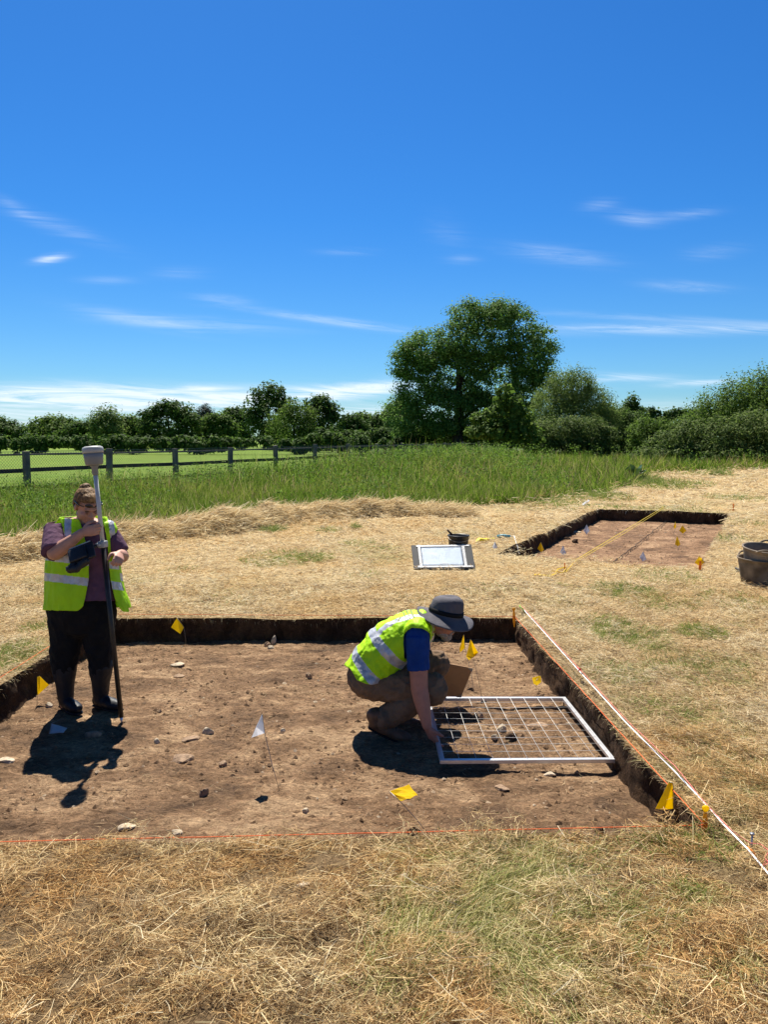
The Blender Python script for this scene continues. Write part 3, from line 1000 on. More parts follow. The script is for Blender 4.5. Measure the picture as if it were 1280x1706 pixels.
def crown_mesh(blobs, n, size, mat, per=34, spread=.55, wr=.5, up=.7, inner=.55, droop=0.0, upright=0.0):
    """blobs: world (centre, radii). Leaves stand in clumps near the outside of the blobs."""
    B = np.array([list(c) + list(r) for c, r in blobs])
    wt = (B[:, 3] * B[:, 4] + B[:, 3] * B[:, 5] + B[:, 4] * B[:, 5]); wt = wt / wt.sum()
    nc = max(3, n // per)
    bi = rng.choice(len(B), nc, p=wt)
    d = rng.normal(size=(nc, 3)); d /= np.linalg.norm(d, axis=1, keepdims=True)
    rad = (inner + (1.08 - inner) * rng.random(nc) ** .6)[:, None]
    cc = B[bi, :3] + d * B[bi, 3:] * rad
    cr = spread * rng.uniform(.6, 1.5, nc)
    idx = np.repeat(np.arange(nc), per); m = len(idx)
    o = rng.normal(size=(m, 3)); o /= np.linalg.norm(o, axis=1, keepdims=True)
    o[:, 2] = np.where(o[:, 2] < 0, o[:, 2] * .45, o[:, 2] * .8)
    c = cc[idx] + o * (cr[idx] * rng.random(m) ** .5)[:, None]
    c[:, 2] -= droop * rng.random(m)
    c[:, 2] += upright * rng.random(m) ** 3
    nr = o * 1.1 + d[idx] * .4 + rng.normal(size=(m, 3)) * .45
    nr[:, 2] += up
    c[:, 2] = np.maximum(c[:, 2], .03)
    V, f = leaf_quads(c, nr, size * rng.uniform(.6, 1.4, m), wr)
    return mesh_np('crown', V, f, [LEAF[mat]])


def branches(base, top, r0, targets, nt=9):
    bm = bmesh.new()
    base = Vector(base); top = Vector(top)
    pts = [base.lerp(top, t) + Vector((random.uniform(-1, 1), random.uniform(-1, 1), 0)) * (top - base).length * .02 * (t > 0) for t in np.linspace(0, 1, 6)]
    pts[0].z -= .2
    bm_tube(bm, pts, [r0 * 1.25] + [r0 * (1 - .75 * t) for t in np.linspace(.15, 1, 5)], 9)
    tg = list(targets); random.shuffle(tg)
    for c, rr in tg[:nt]:
        c = Vector(c)
        t = random.uniform(.3, .85); a = base.lerp(top, t)
        e = c + Vector((random.uniform(-.4, .4) * rr[0], random.uniform(-.4, .4) * rr[1], random.uniform(.0, .5) * rr[2]))
        mid = a.lerp(e, .5) + Vector((0, 0, (e - a).length * .1))
        rl = r0 * .45 * (1.1 - t)
        bm_tube(bm, [a, mid, e], [rl, rl * .65, rl * .2], 6)
        for _ in range(3):
            s = mid.lerp(e, random.random()); q = c + Vector([random.uniform(-.9, .9) * v for v in rr])
            bm_tube(bm, [s, s.lerp(q, .5) + Vector((0, 0, .1)), q], [rl * .4, rl * .25, rl * .08], 5)
    return bm_mesh(bm, 'trunk', [m_bark])


def px_blobs(lst, Y, dk=1.0):
    out = []
    for (px, py, a, b_) in lst:
        c = Q(px, py, Y + random.uniform(-.35, .35) * a * Y / F)
        s = Y / F
        out.append((c, (a * s, (a + b_) * .5 * s * dk, b_ * s)))
    return out


def plant(name, label, cat, px, Y, lst, n, size, mat, group=None, trunk=True, r0=.2, th=.5, **kw):
    c0 = Q(px, 728, Y)
    base = Vector((c0.x, Y, float(gz(c0.x, Y))))
    root = empty(name, base, label, cat, group)
    bl = px_blobs(lst, Y)
    if trunk:
        zt = max(c[2] + r[2] * .3 for c, r in bl)
        link('trunk', branches(base, (base.x + random.uniform(-.3, .3), base.y, base.z + (zt - base.z) * (th + .3)), r0, bl, 14), root)
    link('crown', crown_mesh(bl, n, size, mat, **kw), root)
    return root


def gen(px, top, base, wpx, k=9, flat=.0):
    """an uneven rounded crown inside a box of the picture"""
    h = base - top
    L = [(px, base - h * .45, wpx * .36, h * .40)]
    for i in range(k):
        a = math.pi * (-.12 + 1.24 * (i + random.random() * .6) / k)
        rr = random.uniform(.16, .25)
        L.append((px + math.cos(a) * wpx * (.5 - rr * .8), base - h * .5 - math.sin(a) * h * (.5 - rr * .62), wpx * rr, h * rr * .75))
    for i in range(3):
        L.append((px + random.uniform(-.35, .35) * wpx, base - h * random.uniform(.12, .3), wpx * .22, h * .16))
    return L


# the big ash
ash = [(805, 560, 58, 48), (850, 555, 42, 42), (882, 590, 36, 44), (908, 588, 18, 38), (905, 622, 20, 22), (765, 578, 40, 36), (718, 583, 40, 34), (690, 600, 32, 32), (668, 602, 16, 26),
       (700, 645, 38, 38), (758, 632, 58, 48), (830, 632, 54, 48), (872, 650, 34, 36), (740, 684, 56, 36), (800, 690, 50, 36), (672, 690, 26, 34), (715, 708, 34, 20), (850, 690, 36, 34), (785, 530, 34, 24), (830, 525, 34, 20)]
plant('ash_tree', 'tallest tree on the skyline, broad domed ash with dark dense crown behind the fence end', 'tree', 765, 76, ash, 95000, .27, 'ash', r0=.55, th=.45, spread=1.0, per=70, inner=.72, wr=.45)
plant('thorn_bush', 'dark shaded scrub growing round the foot of the big ash', 'bush', 775, 79,
      [(690, 722, 36, 16), (735, 718, 40, 18), (790, 716, 50, 22), (850, 716, 46, 22), (890, 722, 34, 18)], 14000, .28, 'dark', r0=.1, spread=.6, inner=.5)
plant('young_tree', 'slim young tree with large loose leaf sprays against the dark ash trunk', 'tree', 838, 50,
      [(838, 660, 10, 22), (845, 690, 26, 18), (812, 700, 24, 14), (868, 700, 24, 20), (840, 718, 34, 16), (800, 722, 20, 8), (880, 725, 26, 18), (858, 672, 14, 14)], 5200, .26, 'mid', r0=.09, th=.7, spread=.38, per=16, wr=.7)
plant('willow_tree', 'pale feathery willow rising between the big ash and the clipped-looking dark bush', 'tree', 950, 64,
      [(950, 660, 38, 34), (918, 690, 34, 36), (985, 682, 34, 34), (950, 705, 66, 36), (1012, 705, 26, 30), (935, 648, 22, 22), (968, 650, 22, 24)], 34000, .24, 'pale', r0=.2, spread=.6, wr=.22, upright=.9, up=.2)
plant('elder_bush', 'rounded dark green bush standing in front of the pale willow', 'bush', 940, 55,
      [(900, 728, 30, 24), (935, 722, 46, 24), (975, 722, 40, 26), (1005, 735, 26, 22), (925, 745, 50, 18), (985, 748, 34, 14)], 26000, .17, 'bramble', trunk=True, r0=.07, spread=.45, inner=.7)
plant('hawthorn_bush', 'dark shadowed bush tucked between the willow and the bramble bank', 'bush', 1035, 66,
      [(1025, 705, 30, 24), (1055, 715, 28, 26), (1030, 732, 36, 22), (1075, 728, 30, 20), (1005, 690, 18, 16)], 18000, .2, 'dark', r0=.12, spread=.6, inner=.65)
plant('small_tree', 'small dark tree poking above the bushes beside the far wood', 'tree', 1052, 84,
      [(1052, 672, 9, 12), (1044, 684, 10, 10), (1062, 686, 11, 9), (1052, 700, 20, 14)], 3500, .3, 'dark', r0=.12, spread=.5, per=18)
plant('sallow_bush', 'yellowish green low bush filling the dip before the far wood', 'bush', 1090, 60,
      [(1075, 722, 26, 22), (1105, 722, 30, 22), (1140, 725, 34, 26), (1090, 742, 40, 16), (1160, 715, 26, 22)], 20000, .18, 'mid', r0=.07, spread=.5, inner=.7)
plant('bramble_thicket', 'long grey-green bramble bank at the edge of the cut hay', 'thicket', 1180, 47,
      [(1085, 762, 30, 16), (1120, 748, 46, 28), (1165, 738, 48, 36), (1215, 735, 52, 40), (1265, 730, 52, 44), (1320, 730, 56, 46), (1385, 735, 60, 44), (1190, 762, 90, 20), (1300, 760, 90, 22)], 62000, .16, 'bramble', r0=.05, spread=.4, inner=.78, trunk=True)
plant('hazel_tree', 'tall bushy hazel with upright sprigs rising behind the bramble bank', 'tree', 1255, 53,
      [(1160, 700, 24, 18), (1195, 686, 30, 26), (1230, 668, 32, 30), (1265, 660, 32, 32), (1305, 655, 40, 34), (1360, 660, 50, 40), (1240, 700, 66, 36), (1320, 700, 80, 40)], 40000, .18, 'mid', r0=.12, spread=.5, upright=1.1, wr=.4)
# trees beyond the mown field: (kind, label, px, top, base, width, distance, leaf, leaf count)
far_trees = [
    ('oak_tree', 'dark rounded tree cut by the photo edge beyond the field', -5, 700, 746, 84, 125, 'dark'),
    ('maple_tree', 'broad low tree with bumpy top next to the edge-cut tree', 92, 696, 746, 92, 130, 'mid'),
    ('thorn_tree', 'low dark thorn filling the gap before the pale spiky tree', 140, 706, 746, 70, 122, 'dark'),
    ('birch_tree', 'pale wispy upright tree above the survey receiver', 176, 690, 746, 54, 118, 'pale'),
    ('lime_tree', 'mid green rounded tree between the wispy tree and the dark oak', 216, 695, 746, 62, 128, 'mid'),
    ('oak_tree', 'large very dark domed oak beyond the mown field', 282, 671, 746, 104, 120, 'dark'),
    ('pine_tree', 'small black conifer peeking up behind the dark domed oak', 341, 678, 746, 34, 150, 'conifer'),
    ('sycamore_tree', 'lighter green tree just past the black conifer', 362, 693, 746, 66, 124, 'mid'),
    ('poplar_tree', 'thin open-crowned tree showing sky before the tall elm', 392, 682, 746, 50, 140, 'dark'),
    ('elm_tree', 'tallest tree of the dark high clump, darker than the drooping willow', 450, 645, 744, 84, 108, 'dark'),
    ('weeping_tree', 'drooping mid green willow in front of the tall elm', 490, 664, 744, 86, 98, 'mid'),
    ('alder_tree', 'upright dark tree closing the high clump', 534, 661, 744, 62, 101, 'dark'),
    ('thorn_tree', 'low rounded thorn on the far side of the high clump', 586, 694, 745, 54, 116, 'dark'),
    ('rowan_tree', 'small pointed tree in the low gap before the ash', 604, 690, 745, 44, 132, 'mid'),
    ('holly_tree', 'small dark tree beside the ash at the end of the low gap', 640, 690, 745, 56, 120, 'dark'),
    ('apple_tree', 'pale little tree half hidden by the ash crown', 668, 668, 742, 52, 92, 'pale'),
    ('thorn_tree', 'far tree outside the photo edge beyond the field', -100, 690, 746, 120, 125, 'mid'),
]
for (nm, lb, px, top, base, wd, Y, lf) in far_trees:
    kw = {}
    if nm in ('weeping_tree',): kw = dict(droop=1.6, wr=.25)
    if nm in ('birch_tree',): kw = dict(upright=1.6, wr=.3)
    if nm == 'pine_tree': kw = dict(wr=.2)
    if nm == 'pine_tree':
        L = [(px, 683, 5, 8), (px - 6, 690, 9, 5), (px + 7, 692, 9, 5), (px, 700, 15, 8), (px, 715, 18, 14)]
    else:
        L = gen(px, top, base + 2, wd)
    plant(nm, lb, 'tree', px, Y, L, int(70 * wd) + 2500, .0042 * Y, lf, 'trees along the far side of the mown field', r0=.22, spread=.0085 * Y, per=26, **kw)
# hedge along the far side of the field
hb = []
for px in range(-220, 700, 22):
    hb.append((px + random.uniform(-8, 8), 745 - 7 * float(fbm2(px * .035, 2.0, 3, 71)) + random.uniform(-5, 3), 14 + random.uniform(-5, 8), 6 + 10 * float(fbm2(px * .05, 7.0, 2, 72)) + random.uniform(-3, 3)))
c0 = Q(240, 728, 76)
hedge = empty('hedge', (c0.x, 76, 0), 'long dark hedge closing the far side of the mown field', 'hedge')
link('foliage', crown_mesh(px_blobs(hb, 76, .6), 26000, .4, 'dark', spread=.55, inner=.3), hedge)
hb = []
for px in range(540, 930, 16):
    hb.append((px + random.uniform(-6, 6), 732 + random.uniform(-3, 2), 15, 14 + random.uniform(-2, 4)))
c0 = Q(720, 728, 88)
hedge = empty('hedge', (c0.x, 88, 0), 'dark thicket hedge closing the gap between the high clump and the big ash', 'hedge')
link('foliage', crown_mesh(px_blobs(hb, 88, .6), 20000, .42, 'dark', spread=.7, inner=.3), hedge)
# the distant wood on the skyline
wb = []
for px in range(1000, 1500, 9):
    wb.append((px, 698 + random.uniform(-5, 5) + (max(0, px - 1190) * -.02), 8, 14))
link('distant_wood', crown_mesh(px_blobs(wb, 340), 14000, 1.9, 'dark', spread=2.2, inner=.3, per=20), kind='stuff')
wb = []
for px in range(-300, 1500, 16):
    wb.append((px, 728 + random.uniform(-4, 3), 14, 14))
link('distant_wood', crown_mesh(px_blobs(wb, 360), 12000, 2.2, 'dark', spread=2.2, inner=.3, per=20), kind='stuff')

# burdock with big leaves at the corner of the meadow, and the tall tuft beside it
m_dock = plain('burdock_leaf', (.07, .13, .045), .38, .6, .3, 8, trans=.15)
bc = g0(1058, 806)
dock = empty('burdock_plant', bc, 'burdock with big floppy shining leaves at the meadow corner', 'plant')
bm = bmesh.new()
for k in range(15):
    a = k * 2.4; el = random.uniform(.2, 1.2)
    d = Vector((math.cos(a) * math.cos(el), math.sin(a) * math.cos(el), math.sin(el)))
    st = bc + Vector((d.x, d.y, 0)) * .05
    tip = bc + Vector((d.x * .55, d.y * .55, d.z * .75 + .1))
    side = d.cross(Vector((0, 0, 1))).normalized()
    prev = None
    for i in range(7):
        t = i / 6
        c = st.lerp(tip, .35 + .65 * t) - Vector((0, 0, .3 * t * t * (1.3 - el * .6)))
        wv = .17 * math.sin(math.pi * (.08 + .9 * t)) * (1.25 - t * .5)
        row = [bm.verts.new(c - side * wv + Vector((0, 0, .04))), bm.verts.new(c - Vector((0, 0, .01))), bm.verts.new(c + side * wv + Vector((0, 0, .04)))]
        if prev:
            bm.faces.new((prev[0], prev[1], row[1], row[0])); bm.faces.new((prev[1], prev[2], row[2], row[1]))
        prev = row
link('foliage', bm_mesh(bm, 'foliage', [m_dock]), dock)
bm = bmesh.new()
for k in range(15):
    a = k * 2.4
    bm_tube(bm, [bc - Vector((0, 0, .05)), bc + Vector((math.cos(a) * .12, math.sin(a) * .12, .3))], [.012, .006], 5)
link('stem', bm_mesh(bm, 'stem', [m_dock]), dock)
# ---------------------------------------------------------------- stones lying on the excavated surface
m_stone = plain('limestone', (.46, .375, .27), .9, .2, .35, 30, .7, 60)
m_stone_d = plain('brown_stone', (.29, .195, .125), .9, .2, .4, 30, .7, 60)
m_clod = plain('dark_clod', (.085, .055, .036), .95, .1, .4, 30, .9, 60)


def stone(px, py, wpx, hpx, m, label, floor=f1, rz=0.0, tall=1.0, grp='stones on the excavated surface'):
    p = floor(px, py)
    s = (p - Vector((0, 0, H))).length / F
    a = wpx * s * .5; h = hpx * s * .75 * tall
    bm = bmesh.new()
    bmesh.ops.create_icosphere(bm, subdivisions=3, radius=1)
    off = Vector((random.random() * 30, random.random() * 30, random.random() * 30))
    cuts = [Vector((random.gauss(0, 1), random.gauss(0, 1), random.gauss(0, 1))).normalized() for _ in range(7)]
    for v in bm.verts:
        q = v.co.copy()
        for c in cuts:
            e = q.dot(c)
            if e > .62: q -= c * (e - .62) * .85
        nz = fbm3(np.array([list(q * 1.8 + off)]), 3)[0] - .5
        v.co = q * (1 + nz * .35)
    M = Matrix.Rotation(rz, 4, 'Z') @ Matrix.Diagonal((a, a * random.uniform(.6, .8), h, 1))
    bm.transform(M)
    o = link('stone', bm_mesh(bm, 'stone', [m], False), None, label, 'stone', grp)
    o.location = (p.x, p.y, p.z + h * .12)


ST = [
    (457, 1071, 13, 18, m_stone, 'upright pale stone at the foot of the long dark trench face, tallest of three', f1, 1.2, .85),
    (446, 1075, 11, 11, m_stone_d, 'brown cobble leaning beside the upright pale stone', f1, .3, 1),
    (452, 1080, 12, 9, m_stone, 'smallest pale stone in front of the upright one', f1, 0, 1),
    (348, 1219, 22, 14, m_stone, 'flat angular pale slab on open soil between woman and white pennant', f1, .2, 1),
    (318, 1230, 30, 7, m_stone_d, 'long thin stone sliver beside the flat pale slab', f1, .75, .7),
    (371, 1274, 14, 10, m_stone_d, 'dark little stone casting a black shadow near the middle of the trench', f1, .3, 1),
    (340, 1323, 17, 22, m_stone_d, 'pinkish brown stone standing on edge towards the near trench side', f1, 1.1, .7),
    (296, 1106, 24, 6, m_stone, 'flat pale stone flush with the soil behind the dark slit', f1, 0, .8),
    (297, 1125, 22, 6, m_stone_d, 'thin brown flake with a dark slit of shadow', f1, 0, .9),
    (514, 1129, 15, 10, m_stone_d, 'grey brown stone between the three stones and the crouching man', f1, -.6, 1),
    (302, 1267, 42, 13, m_stone_d, 'broad half-buried rock, widest stone in the near trench', f1, .2, .8),
    (262, 1236, 11, 9, m_stone, 'rounded cobble just beside the woman\'s shadow', f1, 0, 1),
    (510, 1351, 12, 10, m_stone, 'angular stone towards the orange string past the black pennant shadow', f1, .4, 1),
    (472, 1220, 13, 6, m_stone, 'whitish chip on the soil beside the white pennant', f1, -.4, 1),
    (836, 1221, 18, 14, m_stone, 'pale tilted slab under the planning grid strings', f1, .6, 1),
    (825, 1234, 16, 12, m_stone, 'pale stone touching the tilted slab within the planning grid', f1, 0, 1),
    (853, 1235, 22, 11, m_clod, 'dark soil lump beside pale stones inside the planning grid', f1, 0, 1),
    (797, 1197, 22, 14, m_stone_d, 'brown lump at the edge of shadow inside the planning grid', f1, .2, 1),
    (895, 1213, 34, 7, m_stone_d, 'long brown ledge of rock across the middle of the planning grid', f1, .1, .8),
    (158, 1223, 28, 12, m_stone_d, 'rounded stone lying in the woman\'s shadow', f1, .2, 1),
    (296, 1387, 22, 8, m_stone, 'flat pale stone close to the orange string', f1, .1, .8),
    (81, 1176, 13, 9, m_stone, 'small white stone behind the woman\'s boots by the dark trench side', f1, 0, 1),
    (213, 1374, 30, 9, m_stone, 'pale splintered stone near the string below the receiver shadow', f1, .2, .8),
    (10, 1265, 26, 9, m_stone, 'pale flat stone at the photo edge beside the woman\'s shadow', f1, -.3, .7),
    (836, 1316, 26, 10, m_stone_d, 'low brown stone in front of the planning frame', f1, -.2, .8),
    (917, 1292, 22, 8, m_stone, 'pale flat stone just off the front bar of the planning frame', f1, 0, .7),
    (999, 1387, 18, 9, m_clod, 'dark clod touching the orange string near the yellow peg', f1, 0, 1),
    (672, 1466, 17, 12, m_stone, 'grey stone lying in the dry stubble before the trench', g0, .2, 1),
    (507, 1473, 22, 8, m_stone, 'pale flat stone lying in the cut hay', g0, .1, .8),
    (966, 1531, 15, 11, m_clod, 'dark clod in the patch of flattened green grass', g0, .1, 1),  # added dark lump in place of a dark hole in the grass
    (345, 1534, 9, 9, m_clod, 'small dark clod in the dry stubble below the pale flat stone', g0, .1, 1),
    (982, 872, 8, 5, m_stone, 'tiny white stone at the foot of the far trench side', f2, 0, 1),
    (955, 887, 30, 5, m_stone, 'long pale slab lying along the far trench side', f2, .5, .5),
    (959, 904, 12, 9, m_clod, 'black lump in the far trench near two white pennants', f2, 0, 1),
    (945, 899, 12, 5, m_clod, 'flat dark lump beside the black one in the far trench', f2, 0, 1),
    (820, 905, 0, 0, None, '', None, 0, 0),
]
for s_ in ST:
    if s_[4]: stone(*s_[:7], rz=s_[7], tall=s_[8])

# ---------------------------------------------------------------- survey pennants on wires
m_yel = plain('yellow_vinyl', (.95, .73, .016), .45, .3, .05, 20, trans=.65)
m_whi = plain('white_vinyl', (.78, .79, .82), .4, .4, .05, 20, trans=.55)
m_fwire = plain('steel_wire', (.30, .27, .24), .4, .5, .2, 20, metal=.7)


def sheet(bm, pts, faces, sub=3, wav=0.0, th=.0012):
    b2 = bmesh.new()
    vs = [b2.verts.new(p) for p in pts]
    for f in faces: b2.faces.new([vs[i] for i in f])
    bmesh.ops.triangulate(b2, faces=b2.faces[:])
    bmesh.ops.subdivide_edges(b2, edges=b2.edges[:], cuts=sub, use_grid_fill=True)
    b2.normal_update()
    o = random.random() * 50
    for v in b2.verts:
        v.co += v.normal * (fbm3(np.array([list(v.co * 22 + Vector((o, o, 0)))]), 2)[0] - .5) * wav
    b2.normal_update()
    bmesh.ops.solidify(b2, geom=b2.faces[:], thickness=th)
    me = bpy.data.meshes.new('t'); b2.to_mesh(me); b2.free(); bm.from_mesh(me); bpy.data.meshes.remove(me)


def pennant(label, m, Y, pts, faces, base, cat='survey flag', wav=.008, thick=.0016, top=None, grp='survey pennants marking finds'):
    """pts: (px, py, nearer) outline of the pennant hanging at distance Y; base: foot of the wire"""
    root = empty('survey_flag', base, label, cat, grp)
    W = [Q(px, py, Y - dy) for px, py, dy in pts]
    bm = bmesh.new(); sheet(bm, W, faces, 3, wav)
    link('pennant', bm_mesh(bm, 'pennant', [m], False), root)
    bm = bmesh.new()
    t = W[0] if top is None else W[top]
    h = W[-1]
    b0 = Vector(base) - Vector((0, 0, .03))
    bend = (b0 + h) / 2 + Vector((random.uniform(-.01, .01), 0, 0))
    bm_tube(bm, [b0, bend, h, t], thick, 6)
    link('wire', bm_mesh(bm, 'wire', [m_fwire]), root)


T3 = [(0, 1, 2), (0, 2, 3)]
pennant('yellow kite-shaped pennant in front of the long dark trench face', m_yel, 7.0, [(295, 1029, .0), (285, 1045, .03), (300.5, 1056, .05), (306.5, 1045, 0)], T3, f1(309, 1080))
pennant('yellow pennant against the dark trench side behind the woman', m_yel, 5.55, [(66, 1126, 0), (62, 1128, .03), (62.5, 1158, .04), (66, 1155, .03), (81.5, 1141, .0), (62.5, 1160, .02)], [(0, 1, 2, 3), (0, 3, 4)], Vector((Q(62, 1160, 5.53).x, 5.53, -D1)), top=0)
pennant('white pennant held upright on a long bent wire in open soil', m_whi, 4.2, [(437, 1190, 0), (427, 1211, .06), (419, 1229, .05), (430, 1225, .0), (441, 1221, 0)], [(0, 1, 3, 4), (1, 2, 3)], f1(468, 1322), thick=.002)
pennant('bright yellow crumpled pennant leaning low near the orange string', m_yel, 3.72, [(649, 1318, .02), (682, 1306, -.10), (695, 1327, -.04), (681, 1330, .05), (667, 1334.5, .06)], [(0, 1, 2, 3, 4)], f1(722, 1392), wav=.03, thick=.002)
pennant('narrow yellow pennant nearest the crouching man\'s hat', m_yel, 6.0, [(773, 1057, 0), (766, 1080, .04), (766.5, 1087, .06), (775, 1079.5, 0)], T3, f1(792, 1158))
pennant('yellow folded pennant standing behind the drawing board', m_yel, 5.75, [(784.5, 1065, 0), (777, 1093, .08), (781.5, 1099.5, .11), (790, 1094, .05), (797, 1087, 0), (787.5, 1090, .0)], [(0, 1, 2, 3, 5), (0, 5, 3, 4)], f1(805, 1160), top=0)
pennant('small yellow pennant bent down to the soil beyond the planning frame', m_yel, 5.75, [(887, 1129, 0), (901, 1125.5, -.05), (902, 1136, .0), (895, 1142, .06), (889, 1139, .05)], [(0, 1, 2, 3, 4)], f1(904, 1147), top=1)
pennant('largest yellow pennant, beside the near trench corner and peg', m_yel, 3.62, [(1115, 1302, 0), (1092.5, 1347, .02), (1107, 1349, .035), (1122, 1346.5, .0), (1121.5, 1304, .01)], [(0, 1, 2, 4), (4, 2, 3)], f1(1124, 1392), top=0, thick=.002)
# flag lying flat in the shadow
root = empty('survey_flag', f1(97, 1218), 'white pennant fallen flat in the woman\'s shadow at her boots', 'survey flag', 'survey pennants marking finds')
bm = bmesh.new()
W = [f1(86, 1213), f1(112, 1216), f1(106, 1223), f1(82, 1224)]
for i, v in enumerate(W): v.z += .03 + .012 * (i == 0)
sheet(bm, W, [(0, 1, 2), (0, 2, 3)], 3, .01)
link('pennant', bm_mesh(bm, 'pennant', [m_whi]), root)
bm = bmesh.new(); bm_tube(bm, [W[3] + Vector((0, 0, .002)), W[0] + Vector((0, 0, .003)), W[0] + Vector((.02, .16, -.02))], .002, 6)
link('wire', bm_mesh(bm, 'wire', [m_fwire]), root)


def small_flag(label, m, pts, base, n=0):
    Yb = base.y
    W = [(p[0], p[1], d) for p, d in zip(pts, (0, .06, .10, .02))]
    pennant(label, m, Yb, W, T3, base, wav=.01, thick=.0025)


FT = 'pennant in the far trench'
small_flag('white pennant in front of the far trench end face, beside the yellow tape', m_whi, [(1109.5, 850, 0), (1105, 858), (1107, 863), (1113, 860)], f2(1110, 868))
small_flag('yellow pennant highest against the far trench end face', m_yel, [(1146, 855), (1140, 862), (1143, 867), (1149.5, 863)], f2(1139, 870))
small_flag('thin sideways yellow pennant, narrowest in the far trench', m_yel, [(1126, 869), (1123, 876), (1123.5, 882), (1127, 878)], f2(1121, 891))
small_flag('plump yellow pennant above the drooping one in the far trench', m_yel, [(1137.5, 875), (1132, 884), (1138, 889), (1144, 884)], f2(1139, 895))
small_flag('drooping yellow pennant in the middle of the far trench', m_yel, [(1128.5, 892), (1125, 907), (1130, 910), (1134, 907)], f2(1127, 917))
small_flag('bluish white torn pennant at the near side of the far trench', m_whi, [(1072, 919), (1066, 928), (1071, 935), (1077.5, 932)], f2(1073, 940))
small_flag('white pennant beside the pale slab in the far trench', m_whi, [(978, 874), (972.5, 884), (978, 890.5), (983, 884)], f2(979, 896))
small_flag('white pennant between the yellow one and the taut yellow tape', m_whi, [(938.5, 909), (933.5, 919.5), (938.5, 924.5), (944, 922.5)], f2(939, 930))
small_flag('yellow pennant at the open corner of the far trench', m_yel, [(901.5, 903), (896, 914), (902, 920), (907, 916)], f2(904, 926))
small_flag('white pennant on the hay at the tip of the far trench', m_whi, [(825, 902), (821, 911), (824, 914.5), (829, 912)], g0(825, 917))

# ---------------------------------------------------------------- pegs, strings and tapes
m_peg = plain('orange_plastic', (.85, .25, .015), .4, .4, .1, 20, trans=.2)
m_pegy = plain('amber_plastic', (.85, .42, .012), .4, .4, .08, 20, trans=.25)
m_ostr = plain('orange_cord', (.80, .16, .045), .7, .2, .1, 40)
m_pink = plain('pink_cord', (.80, .22, .20), .7, .2, .1, 40)
m_wcord = plain('white_cord', (.75, .74, .70), .7, .2, .05, 40)
m_tape = plain('white_tape', (.80, .80, .80), .35, .5, .04, 20)
m_ytape = plain('yellow_tape', (.80, .56, .02), .4, .4, .06, 20)
m_black = plain('black_cord', (.02, .018, .016), .8, .2, .2, 40)


def peg(label, px, py, h, m, m2, floor=g0, lean=(0, 0)):
    b0 = floor(px, py)
    bm = bmesh.new()
    L = Vector((lean[0], lean[1], 1)).normalized()
    side = Vector((1, 0, 0))
    r = h * .10
    bm_loft(bm, [(b0 - L * .06, r * .5, r * .4), (b0, r * 1.15, r * .6), (b0 + L * h * .5, r * 1.05, r * .5), (b0 + L * h * .82, r * .7, r * .5)], side, 10)
    o = link('ground_peg', bm_mesh(bm, 'ground_peg', [m]), None, label, 'peg')
    bm = bmesh.new()
    bm_loft(bm, [(b0 + L * h * .82, r * .75, r * .7), (b0 + L * h * .93, r * 1.5, r * .9), (b0 + L * h, r * 1.4, r * .8)], side, 12)
    link('head', bm_mesh(bm, 'head', [m2]), o)
    bm = bmesh.new()
    for z in (.02, .032, .044):
        pts = [b0 + Vector((math.cos(a) * r * 1.2, math.sin(a) * r * .8, z * h * 8)) for a in np.linspace(0, 6.3, 14)]
        bm_tube(bm, pts, .0018, 5)
    link('knot', bm_mesh(bm, 'knot', [m_ostr]), o)
    return b0


pk1 = peg('amber peg with flat head holding the orange string at the near trench corner', 1174.5, 1383, .112, m_pegy, m_yel)
pk2 = peg('small amber peg at the far corner of the near trench, by the tape end', 857, 1033, .12, m_pegy, m_pegy, lean=(-.05, 0))
pk3 = peg('orange peg under the yellow pennant at the far trench corner', 1166.5, 951, .15, m_peg, m_yel)
pk4 = peg('tiny orange peg at the farthest corner of the far trench', 1222, 852, .16, m_peg, m_peg)
pk5 = peg('orange peg where the yellow tape is tied beside the far trench', 941, 951, .08, m_peg, m_peg)
pk6 = peg('orange peg hidden behind the woman at the trench corner', 168, 1031, .12, m_pegy, m_pegy)
NL = Vector((-2.74, 3.06, .03))
# pennant on the orange peg
small_flag('large yellow pennant on the orange peg at the far trench corner', m_yel, [(1165.7, 926), (1157.7, 937), (1167, 944), (1175, 937)], g0(1167, 948))


def cord(name, label, cat, pts, r, m, sag=0.0, sub=12, jit=0.0):
    out_ = []
    for a, b_ in zip(pts, pts[1:]):
        a = Vector(a); b_ = Vector(b_)
        for i in range(sub):
            t = i / sub
            p = a.lerp(b_, t); p.z -= sag * 4 * t * (1 - t)
            p += Vector((random.gauss(0, jit), random.gauss(0, jit), random.gauss(0, jit * .5)))
            out_.append(p)
    out_.append(Vector(pts[-1]))
    bm = bmesh.new(); bm_tube(bm, out_, r, 6)
    return link(name, bm_mesh(bm, name, [m]), None, label, cat)


